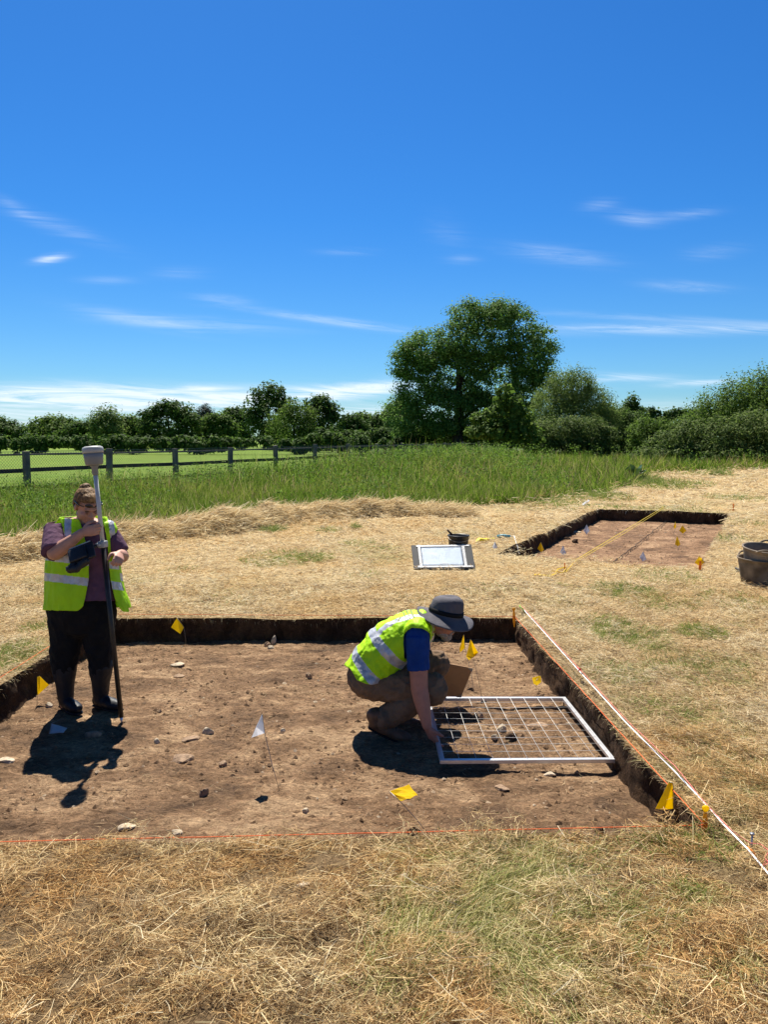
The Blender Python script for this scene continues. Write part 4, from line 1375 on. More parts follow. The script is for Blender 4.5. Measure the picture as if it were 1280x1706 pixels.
up = Vector((0, 0, .028))
cord('string_line', 'taut orange string running round the edge of the near trench between pegs', 'string',
     [pk1 + up, pk2 + up * 1.5, pk6 + up * 1.5, NL, pk1 + up], .0022, m_ostr, .0, 30, .0008)
tp = [(873, 1015), (876, 1019), (958.6, 1110), (1043, 1203), (1125, 1285), (1184, 1347), (1204, 1371), (1245.6, 1413), (1280, 1454), (1330, 1512)]
tz = [.02, .05, .055, .055, .055, .055, .05, .04, .035, .03]
tpts = [P(a, b_, z) for (a, b_), z in zip(tp, tz)]
bm = bmesh.new()
rows = []
for i, p in enumerate(tpts):
    d = (tpts[min(i + 1, len(tpts) - 1)] - tpts[max(i - 1, 0)]).normalized()
    s_ = d.cross(Vector((0, 0, 1))).normalized()
    s_ = (s_ * .8 + Vector((0, 0, -.6))).normalized()
    n_ = d.cross(s_).normalized() * .0006
    rows.append([bm.verts.new(p + s_ * .0032 + n_), bm.verts.new(p + s_ * .0032 - n_), bm.verts.new(p - s_ * .0032 - n_), bm.verts.new(p - s_ * .0032 + n_)])
for a, b_ in zip(rows, rows[1:]):
    for k in range(4): bm.faces.new((a[k], a[(k + 1) % 4], b_[(k + 1) % 4], b_[k]))
bm.faces.new(rows[0]); bm.faces.new(rows[-1][::-1])
tape = link('measuring_tape', bm_mesh(bm, 'measuring_tape', [m_tape], False), None, 'taut white measuring tape stretched beside the near trench over the hay', 'measuring tape')
bm = bmesh.new(); bm_tube(bm, [P(866, 1009, .06), P(869, 1013, .07), P(872, 1013, .03), P(873, 1017, .03)], .006, 6)
link('end_hook', bm_mesh(bm, 'end_hook', [plain('green_plastic', (.25, .45, .05), .5)]), tape)
cord('pink_string', 'pink string beside the white tape, tangled round the steel nail', 'string',
     [P(870, 1010, .10), P(967, 1115, .09), P(1046, 1201, .085), P(1125, 1276, .08), P(1177, 1339, .08), P(1218, 1382, .075), P(1250, 1404, .04), P(1268, 1406, .03), P(1283, 1418, .03), P(1274, 1428, .02), P(1281, 1436, .03), P(1268, 1446, .02), P(1276, 1434, .05),
      P(1290, 1440, .03), P(1277, 1452, .02), P(1300, 1450, .02)], .0017, m_pink, 0, 8, .0009)
cord('red_flagging', 'little red tie knotted on the pink string halfway along the tape', 'string tie', [P(962, 1112, .09), P(966, 1115, .10), P(969, 1117, .07), P(967, 1113, .1), P(964, 1118, .06)], .004, plain('red_cord', (.6, .04, .03), .6), 0, 3)
nb0 = g0(1252.5, 1412)
bm = bmesh.new(); bm_tube(bm, [nb0 - Vector((0, 0, .08)), nb0 + Vector((0, 0, .062))], .004, 8)
nail = link('steel_nail', bm_mesh(bm, 'steel_nail', [plain('bright_steel', (.35, .36, .38), .35, .5, .1, 20, metal=.8)]), None, 'steel nail standing in the stubble with pink string wound on it', 'nail')
bm = bmesh.new(); bm_tube(bm, [nb0 + Vector((0, 0, .06)), nb0 + Vector((0, 0, .066))], .0095, 12)
link('head', bm_mesh(bm, 'head', [plain('worn_steel', (.35, .36, .38), .4, .5, .1, 20, metal=.8)]), nail)
b0 = P(1251, 1418, .03)
bm = bmesh.new(); bm_loft(bm, [(P(1246, 1412, .035), .007, .006), (b0, .013, .009), (P(1257, 1424, .02), .009, .006)], (0, 0, 1), 10)
clip = link('tape_clip', bm_mesh(bm, 'tape_clip', [m_peg]), None, 'bright orange clip on the white tape beside the steel nail', 'clip')
# far trench tapes
def ribbon_obj(name, label, cat, pts, wd, m):
    bm = bmesh.new(); rows = []
    for i, p in enumerate(pts):
        d = (pts[min(i + 1, len(pts) - 1)] - pts[max(i - 1, 0)]).normalized()
        s_ = d.cross(Vector((0, 0, 1))).normalized(); s_ = (s_ * .75 - Vector((0, 0, .65))).normalized(); n_ = d.cross(s_).normalized() * .001
        rows.append([bm.verts.new(p + s_ * wd + n_), bm.verts.new(p + s_ * wd - n_), bm.verts.new(p - s_ * wd - n_), bm.verts.new(p - s_ * wd + n_)])
    for a, b_ in zip(rows, rows[1:]):
        for k in range(4): bm.faces.new((a[k], a[(k + 1) % 4], b_[(k + 1) % 4], b_[k]))
    bm.faces.new(rows[0]); bm.faces.new(rows[-1][::-1])
    return link(name, bm_mesh(bm, name, [m], False), None, label, cat)


ribbon_obj('survey_tape', 'long yellow tape stretched diagonally over the far trench', 'measuring tape',
           [P(890, 957, .03), P(912, 958, .05), P(928, 955, .03), P(943, 952.5, .05), P(952, 942, .05), P(961, 932, .05), P(1033, 888.5, .05), P(1106, 844.5, .05)], .0048, m_ytape)
ribbon_obj('survey_tape', 'second yellow tape strand just below the long diagonal one', 'measuring tape',
           [P(963, 934, .03), P(1035, 892, .02), P(1107, 846.5, .03)], .0035, m_ytape)
bm = bmesh.new()
tg = [(898, 957), (915, 960), (924, 956), (930, 948), (945, 944), (938, 954), (920, 951), (905, 954), (890, 959)]
ribbon_obj('flagging_tape', 'loose loop of yellow tape lying on the hay by the orange peg', 'tape', [P(a, b_, .03 + .03 * random.random()) for a, b_ in tg], .008, m_ytape)
cord('division_string', 'thin dark string laid along the floor of the far trench', 'string', [f2(1023, 940) + Vector((0, 0, .03)), f2(1035, 930) + Vector((0, 0, .04)), f2(1070, 903) + Vector((0, 0, .04)), f2(1113, 869) + Vector((0, 0, .04))], .006, m_black, 0, 10, .010)
b0 = g0(795, 906)
bm = bmesh.new(); q = [g0(793, 907) + Vector((0, 0, .03)), g0(799, 906) + Vector((0, 0, .07)), g0(807, 905.5) + Vector((0, 0, .06)), g0(815, 903.5) + Vector((0, 0, .06))]
bm_loft(bm, [(q[0], .015, .012), (q[1], .055, .03), (q[2], .05, .025), (q[3], .03, .02)], (0, 1, 0), 10)
for k in range(3): bm_cap(bm, q[3], q[3] + Vector((.09, -.05 + .05 * k, .01)), .014, .010, 8)
link('work_glove', bm_mesh(bm, 'work_glove', [plain('yellow_glove', (.75, .62, .02), .6)]), None, 'yellow rubber glove dropped on the hay beside the far trench', 'glove')
hb_ = [g0(829, 897) + Vector((0, 0, .03)), g0(838, 896.5) + Vector((0, 0, .03)), g0(850, 897.5) + Vector((0, 0, .03))]
bm = bmesh.new(); bm_tube(bm, hb_, [.025, .03, .022], 10)
tool = link('hand_tool', bm_mesh(bm, 'hand_tool', [plain('turquoise_plastic', (.08, .36, .45), .45)]), None, 'turquoise handled tool with white cord lying at the far trench edge', 'tool')
bm = bmesh.new(); bm_tube(bm, [hb_[2], g0(857, 898) + Vector((0, 0, .04)), P(860, 903, .02), P(863, 912, -.05), P(864, 920, -.12), P(868, 925, -.24)], .008, 6)
link('cord', bm_mesh(bm, 'cord', [m_wcord]), tool)
bm = bmesh.new()
sheet(bm, [g0(968.5, 844) + Vector((0, 0, .04)), g0(980, 839) + Vector((0, 0, .10)), g0(983, 841) + Vector((0, 0, .10)), g0(972, 846) + Vector((0, 0, .05))], [(0, 1, 2, 3)], 2, .02, .004)
link('plastic_label', bm_mesh(bm, 'plastic_label', [m_whi]), None, 'white plastic label lying on the hay above the far trench corner', 'label')

# ---------------------------------------------------------------- planning frame
m_alu = plain('aluminium', (.62, .63, .65), .32, .5, .08, 30, .1, 60, metal=.55)
fz = -D1 + .062
cs = [P(737, 1268, fz), P(1021, 1266, fz), P(940, 1164, fz), P(713, 1164, fz)]
cs = [cs[0], cs[1], cs[2], cs[3]]
pf = empty('planning_frame', (cs[0] + cs[2]) / 2, 'square aluminium planning frame strung with white cord on the trench floor', 'planning frame')
bw, bh = .028, .023
for i in range(4):
    a, b_ = cs[i], cs[(i + 1) % 4]
    d = (b_ - a)
    # front and back bars run full length, side bars butt between them
    if i in (1, 3):
        a = a + d.normalized() * bw * .56; b_ = b_ - d.normalized() * bw * .56
    else:
        a = a - d.normalized() * bw * .5; b_ = b_ + d.normalized() * bw * .5
    bm = bmesh.new()
    bm_box(bm, (a + b_) / 2, ((b_ - a).length, bw, bh), (b_ - a).to_track_quat('X', 'Z').to_matrix(), .002)
    link('bar', bm_mesh(bm, 'bar', [m_alu], False), pf)
bm = bmesh.new()
for k in range(1, 10):
    t = k / 10
    for A, B, C_, D_ in ((cs[0], cs[1], cs[3], cs[2]), (cs[0], cs[3], cs[1], cs[2])):
        a = A.lerp(B, t); b_ = C_.lerp(D_, t)
        o = Vector((0, 0, bh * .5 + (.0015 if A is cs[0] and B is cs[1] else .004)))
        bm_tube(bm, [a + o, (a + b_) / 2 + o - Vector((0, 0, .004)), b_ + o], .0012, 5)
link('string_grid', bm_mesh(bm, 'string_grid', [m_wcord]), pf)
m_tub0 = plain('soil_stained_plastic', (.10, .065, .04), .8)
# little feet keep it off the soil
for i, c in enumerate(cs):
    bm = bmesh.new(); bm_tube(bm, [c - Vector((0, 0, bh * .5 + .06)), c - Vector((0, 0, bh * .5))], .0045, 8)
    link('foot', bm_mesh(bm, 'foot', [m_tub0]), pf)


# ---------------------------------------------------------------- boards
def board(name, label, cat, bl, br, tr, tl, th, m):
    bm = bmesh.new()
    n_ = (br - bl).cross(tl - bl).normalized() * th
    v = [bm.verts.new(p) for p in (bl, br, tr, tl)] + [bm.verts.new(p - n_) for p in (bl, br, tr, tl)]
    bm.faces.new(v[:4]); bm.faces.new(v[7:3:-1])
    for k in range(4): bm.faces.new((v[k], v[4 + k], v[4 + (k + 1) % 4], v[(k + 1) % 4]))
    bmesh.ops.bevel(bm, geom=bm.edges[:], offset=.002, segments=1, affect='EDGES')
    return link(name, bm_mesh(bm, name, [m], False), None, label, cat), n_.normalized()


bl, br = g0(689.7, 949.5), g0(792, 948.5); br.y = bl.y + .03; bl.z = br.z = .015
tl = Vector((bl.x - .015, bl.y + .60, .243)); tr = Vector((br.x + .012, br.y + .60, .252))
m_bb = plain('black_board', (.016, .017, .020), .7, .2, .3, 9, .2, 30)
bd, nn = board('drawing_board', 'black drawing board with pale film taped on, propped against the bucket on the hay', 'drawing board', bl, br, tr, tl, .012, m_bb)


def on_board(u, v, off):
    return bl.lerp(br, u).lerp(tl.lerp(tr, u), v) + nn * off


m_film = plain('drafting_film', (.76, .85, .94), .25, .5, .06, 5, .15, 9)
bm = bmesh.new()
grid = [[bm.verts.new(on_board(.12 + .73 * i / 14, .06 + .88 * j / 8, .004 + .004 * fbm2(np.array([i * .9 + j * .5]), np.array([j * .7]))[0])) for i in range(15)] for j in range(9)]
for j in range(8):
    for i in range(14): bm.faces.new((grid[j][i], grid[j][i + 1], grid[j + 1][i + 1], grid[j + 1][i]))
bmesh.ops.solidify(bm, geom=bm.faces[:], thickness=.001)
link('film', bm_mesh(bm, 'film', [m_film]), bd)
for (u0, v0, u1, v1, o) in ((.08, .90, .96, .965, .010), (.07, .035, .97, .10, .010), (.105, .02, .145, .98, .0125), (.83, .03, .875, .985, .0125)):
    bm = bmesh.new()
    vs = [bm.verts.new(on_board(u, v, o)) for u, v in ((u0, v0), (u1, v0), (u1, v1), (u0, v1))]
    f_ = bm.faces.new(vs); bmesh.ops.solidify(bm, geom=[f_], thickness=.0015)
    link('tape_strip', bm_mesh(bm, 'tape_strip', [m_tape], False), bd)
# tan board propped at the crouching man's knee
m_tan = plain('hardboard', (.36, .20, .095), .6, .3, .12, 7, .1, 40)
k_bl, k_br, k_tr, k_tl = Q(708, 1158, 5.42), Q(768.5, 1161.5, 5.42), Q(788.5, 1113.5, 5.30), Q(722, 1101, 5.30)
kb, kn = board('clip_board', 'tan drawing board propped at the crouching man\'s knee behind the frame', 'drawing board', k_bl, k_br, k_tr, k_tl, .010, m_tan)
for c, d1, d2 in ((k_br, k_bl, k_tr), (k_tr, k_br, k_tl)):
    bm = bmesh.new()
    e1 = (d1 - c).normalized() * .035; e2 = (d2 - c).normalized() * .035
    vs = [bm.verts.new(c + kn * .003 + q) for q in (Vector(), e1, e2)]
    f_ = bm.faces.new(vs); bmesh.ops.solidify(bm, geom=[f_], thickness=.002)
    link('corner_tape', bm_mesh(bm, 'corner_tape', [plain('grey_tape', (.45, .42, .38), .5)], False), kb)


# ---------------------------------------------------------------- buckets
def tub(name, label, c, r0, r1, h, m, tilt=None, handles=True, ang=0.0):
    root = empty(name, c, label, 'bucket')
    rot = (tilt or Matrix.Identity(4))
    M = Matrix.Translation(c) @ rot
    bm = bmesh.new()
    prof = [(.001, .004), (r0 * .9, .0), (r0, .012)] + [(r0 + (r1 - r0) * t + .004 * math.sin(t * 3), .012 + (h - .012) * t) for t in (.2, .4, .6, .8, .93)] + [(r1 + .006, h * .94), (r1 + .012, h * .97), (r1 + .012, h), (r1 - .002, h + .002), (r1 - .012, h * .97)] + [(r0 + (r1 - r0) * t - .008, .02 + (h - .02) * t) for t in (.75, .5, .25, .0)] + [(.001, .018)]
    rings = bm_lathe(bm, prof, 40, M)
    for rg in rings:
        for v in rg:
            l = M.inverted() @ v.co
            wv = (fbm2(np.array([math.atan2(l.y, l.x) * 1.2 + 5]), np.array([l.z * 3]))[0] - .5) * .03 * (l.z / h)
            v.co = M @ Vector((l.x * (1 + wv * 2), l.y * (1 + wv), l.z))
    link('shell', bm_mesh(bm, 'shell', [m]), root)
    if handles:
        for s in (0, math.pi):
            bm = bmesh.new()
            pts = []
            for q in np.linspace(-.38, .38, 9):
                a = ang + s + q; rr = r1 + .012 + .02 * math.cos(q / .38 * math.pi / 2)
                pts.append(M @ Vector((rr * math.cos(a), rr * math.sin(a), h * .95 + .045 * math.cos(q / .38 * math.pi / 2))))
            bm_tube(bm, pts, .011, 8)
            link('handle', bm_mesh(bm, 'handle', [m]), root)
    return root


m_tub = plain('muddy_rubber', (.16, .118, .080), .85, .25, .5, 7, .4, 30, col2=(.23, .18, .13))
m_tubb = plain('black_plastic', (.012, .012, .013), .45, .4, .3, 9)
tc0 = g0(1279, 975); tc0.y += .16
tc0 = Vector((Q(1279, 800, tc0.y).x, tc0.y, tc0.z))
tub('rubble_tub', 'muddy brown rubber tub standing on the hay, lower of the nested pair', tc0, .235, .285, .31, m_tub, Matrix.Rotation(R(1.5), 4, 'X'), True, math.pi / 2 + .4)
tub('rubble_tub', 'muddy grey tub nested tilted inside the lower tub', tc0 + Vector((0.005, -.005, .125)), .205, .262, .31, plain('grey_mud_rubber', (.20, .16, .12), .85, .25, .4, 7, .4, 30), Matrix.Rotation(R(7), 4, 'X') @ Matrix.Rotation(R(2), 4, 'Y'), True, math.pi / 2 - .5)
h0 = g0(1226, 952) + Vector((0, 0, .035)); h1 = g0(1243, 958.5) + Vector((0, 0, .03))
bm = bmesh.new(); bm_tube(bm, [h0, h0.lerp(h1, .3), h0.lerp(h1, .75), h1], [.012, .019, .016, .011], 10)
tr_ = link('trowel', bm_mesh(bm, 'trowel', [m_tubb]), None, 'black handled trowel lying on the hay against the muddy tubs', 'trowel')
d = (h1 - h0).normalized(); sd = d.cross(Vector((0, 0, 1))).normalized()
bm = bmesh.new(); bm_tube(bm, [h1, h1 + d * .06 - Vector((0, 0, .01))], .006, 6)
vs = [bm.verts.new(p) for p in (h1 + d * .05 - Vector((0, 0, .012)), h1 + d * .08 + sd * .04 - Vector((0, 0, .014)), h1 + d * .18 - Vector((0, 0, .018)), h1 + d * .08 - sd * .04 - Vector((0, 0, .014)))]
f_ = bm.faces.new(vs); bmesh.ops.solidify(bm, geom=[f_], thickness=.0015)
link('blade', bm_mesh(bm, 'blade', [m_alu], False), tr_)
bc_ = Vector((Q(765, 800, 10.78).x, 10.78, 0)); bc_.z = float(gz(bc_.x, bc_.y))
bk = tub('bucket', 'black plastic bucket on the hay behind the white drawing board', bc_, .115, .142, .365, m_tubb, None, False)
bm = bmesh.new()
pts = [bc_ + Vector((.15 * math.cos(a), -.05 - .10 * math.sin(a) * .3, .345 - .06 * math.sin(a))) for a in np.linspace(0, math.pi, 12)]
bm_tube(bm, [p + Vector((0, -.09 * math.sin(a), 0)) for p, a in zip(pts, np.linspace(0, math.pi, 12))], .004, 6)
link('handle', bm_mesh(bm, 'handle', [m_fwire]), bk)
a_ = Q(745.5, 882.5, 10.80); b_ = Q(758, 896, 10.82)
bm = bmesh.new(); bm_tube(bm, [a_, a_.lerp(b_, .5), b_], [.012, .017, .013], 8)
t2_ = link('trowel', bm_mesh(bm, 'trowel', [plain('dark_wood', (.06, .028, .018), .5)]), None, 'dark wooden handled trowel sticking out of the black bucket', 'trowel')
bm = bmesh.new(); d = (b_ - a_).normalized(); bm_tube(bm, [b_, b_ + d * .12], [.005, .004], 6)
link('blade', bm_mesh(bm, 'blade', [m_alu]), t2_)
# ---------------------------------------------------------------- people
def skin_mat(name, col):
    return plain(name, col, .55, .35, .10, 25, .15, 90)


def fabric(name, col, rough=.85, var=.12, bump=.25, spec=.15, trans=0.0):
    return plain(name, col, rough, spec, var, 14, bump, 160, trans=trans)


m_hiv = fabric('lime_hi_vis', (.50, .88, .012), .55, .05, .2, .25, .22)
m_refl = plain('silver_reflective', (.46, .47, .50), .35, .5, .22, 26, .25, 60, metal=.15)


def vec(p): return Vector(p)


def hand(bm, w, d, n, curl, s=1.0, thumb=.5, spread=.0):
    d = vec(d).normalized(); n = vec(n); n = (n - d * n.dot(d)).normalized()
    return_l = None
    def go(l):
        bm_loft(bm, [(w - d * .015 * s, .027 * s, .021 * s), (w + d * .012 * s, .031 * s, .019 * s), (w + d * .05 * s, .041 * s, .017 * s), (w + d * .085 * s, .041 * s, .0145 * s)], l, 14)
        for i in range(4):
            lat = (.030, .0105, -.0105, -.030)[i] * s
            b0 = w + d * ((.086, .091, .087, .078)[i] * s) + l * lat
            Lt = (.074, .083, .076, .060)[i] * s
            a = 0
            p = b0; c = curl[i]
            for j, (fr, ca) in enumerate(((.46, .8), (.30, 1.1), (.24, .8))):
                a += c * ca
                dd = (d * math.cos(a) + n * math.sin(a) + l * spread * lat * 8).normalized()
                q = p + dd * Lt * fr
                bm_cap(bm, p, q, (.0098 - .0009 * j) * s, (.0092 - .0011 * j) * s, 10)
                p = q
        p = w + d * .022 * s + l * .028 * s + n * .004
        for j, (ln, dv) in enumerate(((.040, (.62, .62, .30)), (.027, (.85, .10, .55 * thumb * 2)), (.022, (.85, -.15, .75 * thumb * 2)))):
            dd = (d * dv[0] + l * dv[1] + n * dv[2]).normalized(); q = p + dd * ln * s
            bm_cap(bm, p, q, (.0145 - .0022 * j) * s, (.0125 - .002 * j) * s, 10); p = q
    return go


def head(bm, M, s=1.0, jaw=1.0):
    R3 = M.to_3x3(); R3 = R3.normalized()
    def e(c, r, rot=None): bm_ell(bm, M @ Vector([v * s for v in c]), [v * s for v in r], R3 if rot is None else R3 @ rot, 16)
    e((0, -.012, .030), (.076, .094, .088))
    e((0, .028, -.030), (.060 * jaw, .066, .072))
    e((0, .052, -.088), (.030 * jaw, .030, .024))
    e((0, .078, .030), (.050, .018, .013))
    for sx in (1, -1):
        e((sx * .036, .060, -.022), (.028, .028, .022))
        e((sx * .040, .012, -.070), (.022, .045, .022))
        e((sx * .077, -.004, -.006), (.010, .021, .031), Matrix.Rotation(R(sx * -14), 3, 'Z'))
    bm_cap(bm, M @ Vector((0, .086 * s, .014 * s)), M @ Vector((0, .108 * s, -.022 * s)), .0085 * s, .0125 * s, 10)
    for sx in (1, -1): e((sx * .012, .094, -.024), (.008, .010, .007))
    e((0, .089, -.052), (.021, .010, .006)); e((0, .088, -.063), (.019, .010, .007))


def frame3(fwd, upv=(0, 0, 1)):
    f = vec(fwd).normalized(); r = f.cross(vec(upv)).normalized(); u = r.cross(f)
    return Matrix((r, f, u)).transposed()


def put(name, me, base, parent=None, **kw):
    me.transform(Matrix.Translation(-base))
    o = bpy.data.objects.new(name, me); COL.objects.link(o)
    if parent is None: o.location = base
    else: o.parent = parent
    tag(o, **kw)
    return o


def face_bits(M, base, root, s, iris, brow, lid=(.30, .15, .10)):
    mb = plain('eyelid', lid, .5); mi_ = plain('eye_dark', iris, .25)
    for sx in (1, -1):
        bm = bmesh.new(); bm_ell(bm, M @ Vector((sx * .031 * s, .083 * s, .006 * s)), (.011 * s, .010 * s, .0065 * s), M.to_3x3().normalized(), 12)
        eye = put('eye', bm_mesh(bm, 'eye', [mb]), base, root)
        bm = bmesh.new(); bm_ell(bm, M @ Vector((sx * .031 * s, .0915 * s, .002 * s)), (.008 * s, .003 * s, .002 * s), M.to_3x3().normalized(), 10)
        put('iris', bm_mesh(bm, 'iris', [mi_]), base, eye)
        bm = bmesh.new(); bm_loft(bm, [(M @ Vector((sx * q * s, (.094 - abs(q - .03) * .45) * s, (.026 - (q - .03) ** 2 * 8) * s)), .004 * s, .003 * s) for q in (.014, .024, .034, .046)], M.to_3x3() @ Vector((0, 0, 1)), 8)
        put('eyebrow', bm_mesh(bm, 'eyebrow', [brow]), base, root)


def segdist(c, a, b_):
    a = np.array(a); b_ = np.array(b_); d = b_ - a
    t = np.clip(((c - a) @ d) / (d @ d), 0, 1)
    return np.linalg.norm(c - (a + t[:, None] * d), axis=1), t


X = Vector((1, 0, 0)); Yv = Vector((0, 1, 0)); Z = Vector((0, 0, 1))

# ================= the standing woman with the survey pole
YW = 5.40
wb = f1(135, 1185); wb = Vector((Q(140, 1000, YW).x, YW, wb.z))
POLE0, POLE1 = f1(202.7, 1199), Q(157, 772, 5.22)
POLE0.z = max(POLE0.z, -D1 - .01)
pax = (POLE1 - POLE0).normalized()


def on_pole(py):
    best = min(np.linspace(0, 1.05, 400), key=lambda t: abs(proj(POLE0.lerp(POLE1, t))[1] - py))
    return POLE0.lerp(POLE1, best)


skw = skin_mat('fair_skin', (.47, .25, .18))
sh_r, el_r = Q(93, 882, 5.38), Q(91, 922, 5.20)
hp = on_pole(879)
wr_r = hp + Vector((-.115, -.034, -.028))
sh_l, el_l = Q(184, 888, 5.43), Q(204, 927, 5.38)
wr_l = Q(196, 925, 5.20); 
wr_l = Q(199, 923, 5.22)
hm = Matrix.Translation(Q(144.5, 843, 5.33)) @ frame3((.56, -.60, -.56)).to_4x4()
sW = .97
bm = bmesh.new()
head(bm, hm, sW, 1.08)
nb_ = Q(143, 879, 5.41)
bm_loft(bm, [(nb_, .068, .060), (nb_.lerp(hm @ Vector((0, -.015, -.05)), .55), .056, .055), (hm @ Vector((0, -.012, -.035)), .055, .055)], X, 16)
tor = [(875, .15, .08), (890, .175, .10), (915, .19, .125), (950, .195, .135), (985, .205, .14), (1015, .20, .13)]
bm_loft(bm, [(Q(141, py, YW), a, b_) for py, a, b_ in tor], X, 22)
for sh, el, wr, r in ((sh_r, el_r, wr_r, (.062, .052, .050, .030)), (sh_l, el_l, wr_l, (.050, .046, .045, .028))):
    bm_cap(bm, nb_.lerp(sh, .35), sh - Z * .012, .045, .048); bm_loft(bm, [(sh - Z * .012, .048, .048), (sh.lerp(el, .5), r[1] * 1.06, r[1] * 1.06), (el, r[1], r[1])], Yv, 14)
    bm_loft(bm, [(el, r[2], r[2]), (el.lerp(wr, .3), r[2] * 1.02, r[2] * 1.0), (el.lerp(wr, .75), r[3] * 1.2, r[3] * 1.15), (wr, r[3], r[3] * .85)], Z, 14)
hand(bm, wr_r, (1, -.02, .22), (0.1, 1, 0), (.62, .70, .78, .85), .98)(Vector((-.2, 0, .98)).normalized())
dl = Vector((.25, -.85, -.20)).normalized()
hand(bm, wr_l, dl, (-.45, -.1, -.75), (.75, .9, 1.0, 1.05), .96, .7)(Vector((-.75, -.2, .6)).normalized())
hipL, hipR = Q(110, 1030, YW), Q(164, 1030, YW)
for hp_, kn, an in ((hipL, Q(109, 1085, YW - .02), Q(109, 1175, 5.40)), (hipR, Q(166, 1083, YW), Q(169, 1168, 5.42))):
    bm_loft(bm, [(hp_, .095, .1), (kn, .06, .065), (kn.lerp(an, .35), .052, .058), (an, .035, .04)], X, 14)
woman = put('person', fuse(bm, 'person', .0048, 3, mats=[skw]), wb, None, label='woman standing in lime vest and purple T-shirt, head bowed over a survey pole', cat='person')
face_bits(hm, wb, woman, sW, (.03, .025, .02), plain('brown_hair', (.11, .07, .04), .7))

# hair pulled back into a small bun, sunglasses pushed up
m_hair = plain('fair_brown_hair', (.10, .050, .022), .6, .15, .5, 60, .5, 120, col2=(.32, .185, .08))
bm = bmesh.new()
for c, r in (((0, -.020, .040), (.083, .098, .090)), ((0, -.045, -.005), (.078, .070, .070)), ((.0, .030, .085), (.062, .050, .040)), ((0, -.070, .105), (.034, .034, .032)), ((.01, -.085, .09), (.028, .03, .028))):
    bm_ell(bm, hm @ Vector(c), r, hm.to_3x3().normalized(), 18)
me = fuse(bm, 'hair', .0045, 2, [(.006, (70, 70, 25))], [m_hair])
hmi = np.array(hm.inverted())


def loc(c): return c @ hmi[:3, :3].T + hmi[:3, 3]


def hair_drop(c, n):
    l = loc(c)
    return ((l[:, 1] > .030 - .35 * np.clip(-l[:, 2] + .03, 0, 1)) & (l[:, 2] < .068)) | ((l[:, 1] > .062) & (l[:, 2] < .085)) | (l[:, 2] < -.075) | ((np.abs(l[:, 0]) > .06) & (l[:, 2] < .012) & (l[:, 1] > -.035))


put('hair', trim(me, hair_drop), wb, woman)
bm = bmesh.new()
pts = [hm @ Vector((x_, .098 - abs(x_) ** 2 * 8, .066 - abs(x_) * .1)) for x_ in np.linspace(-.07, .07, 9)]
for sx in (1, -1):
    bm_ell(bm, hm @ Vector((sx * .033, .096, .076)), (.028, .010, .016), (hm.to_3x3() @ Matrix.Rotation(R(-sx * 18), 3, 'Z') @ Matrix.Rotation(R(-20), 3, 'X')).normalized(), 14)
    bm_tube(bm, [hm @ Vector((sx * .062, .085, .066)), hm @ Vector((sx * .082, .045, .050)), hm @ Vector((sx * .085, -.02, .035))], .0045, 6)
bm_tube(bm, pts[3:6], .004, 6)
put('sunglasses', bm_mesh(bm, 'sunglasses', [plain('dark_lens', (.012, .012, .014), .15, .6)]), wb, woman)

# purple T-shirt
m_purple = fabric('purple_cotton', (.115, .058, .098), .9, .2)
bm = bmesh.new()
tor2 = [(874, .155, .088), (890, .195, .115), (915, .215, .148), (950, .222, .155), (985, .240, .178), (1012, .247, .178)]
bm_loft(bm, [(Q(141, py, YW), a, b_) for py, a, b_ in tor2], X, 26)
for sh, el, k, r0, r1 in ((sh_r, el_r, .98, .078, .084), (sh_l, el_l, .80, .056, .060)):
    bm_cap(bm, nb_ - Z * .015, sh, .065, r0)
    bm_loft(bm, [(sh, r0, r0), (sh.lerp(el, k * .5), r1, r1 * .95), (sh.lerp(el, k), r1 * 1.02, r1)], Yv, 18, False)
me = fuse(bm, 't_shirt', .006, 4, [(.010, (13, 13, 9)), (.004, (30, 30, 22))], [m_purple])
ax_r = np.array((el_r - sh_r).normalized()); ax_l = np.array((el_l - sh_l).normalized())


def tee_drop(c, n):
    dn = np.linalg.norm((c - np.array(nb_))[:, :2] * [1, 1], axis=1)
    neck = (c[:, 2] > nb_.z - .02) & (dn < .075) | ((c[:, 2] > nb_.z - .075) & (dn < .07) & (c[:, 1] < nb_.y - .02)) | (c[:, 2] > nb_.z + .04)
    er_ = ((c - np.array(sh_r)) @ ax_r > (el_r - sh_r).length * .96) & (segdist(c, sh_r, el_r)[0] < .13) & (c[:, 0] < sh_r.x + .09) & (c[:, 2] < sh_r.z - .05)
    elf_ = ((c - np.array(sh_l)) @ ax_l > (el_l - sh_l).length * .86) & (segdist(c, sh_l, el_l)[0] < .11) & (c[:, 0] > sh_l.x - .03) & (c[:, 2] < sh_l.z - .05)
    return neck | (proj(c)[1] > 1001)


put('t_shirt', trim(me, tee_drop, None, .004), wb, woman)

# hi-vis vest, open down the front
bm = bmesh.new()
vst = [(868, 141, .165, .085), (885, 141, .205, .125), (905, 139, .228, .155), (925, 139, .238, .172), (950, 139, .250, .178), (985, 141.5, .272, .188), (1016, 145.5, .292, .195), (1040, 147, .31, .20)]
bm_loft(bm, [(Q(px, py, YW + .005), a, b_) for py, px, a, b_ in vst], X, 30)
for sh in (sh_r, sh_l):
    bm_cap(bm, nb_ - Z * .005, sh.lerp(nb_, .08) + Z * (.004 if sh is sh_l else -.022) - Yv * (.02 if sh is sh_l else 0), .066, .080 if sh is sh_l else .074)
me = fuse(bm, 'vest', .0052, 4, [(.034, (7, 7, 2.2)), (.010, (22, 22, 8))], [m_hiv, m_refl])
LE = np.array([(850, 120), (857, 127), (868, 132), (880, 137), (905, 143), (935, 148), (965, 148), (1000, 141), (1011, 138), (1017, 131), (1030, 110)], float)
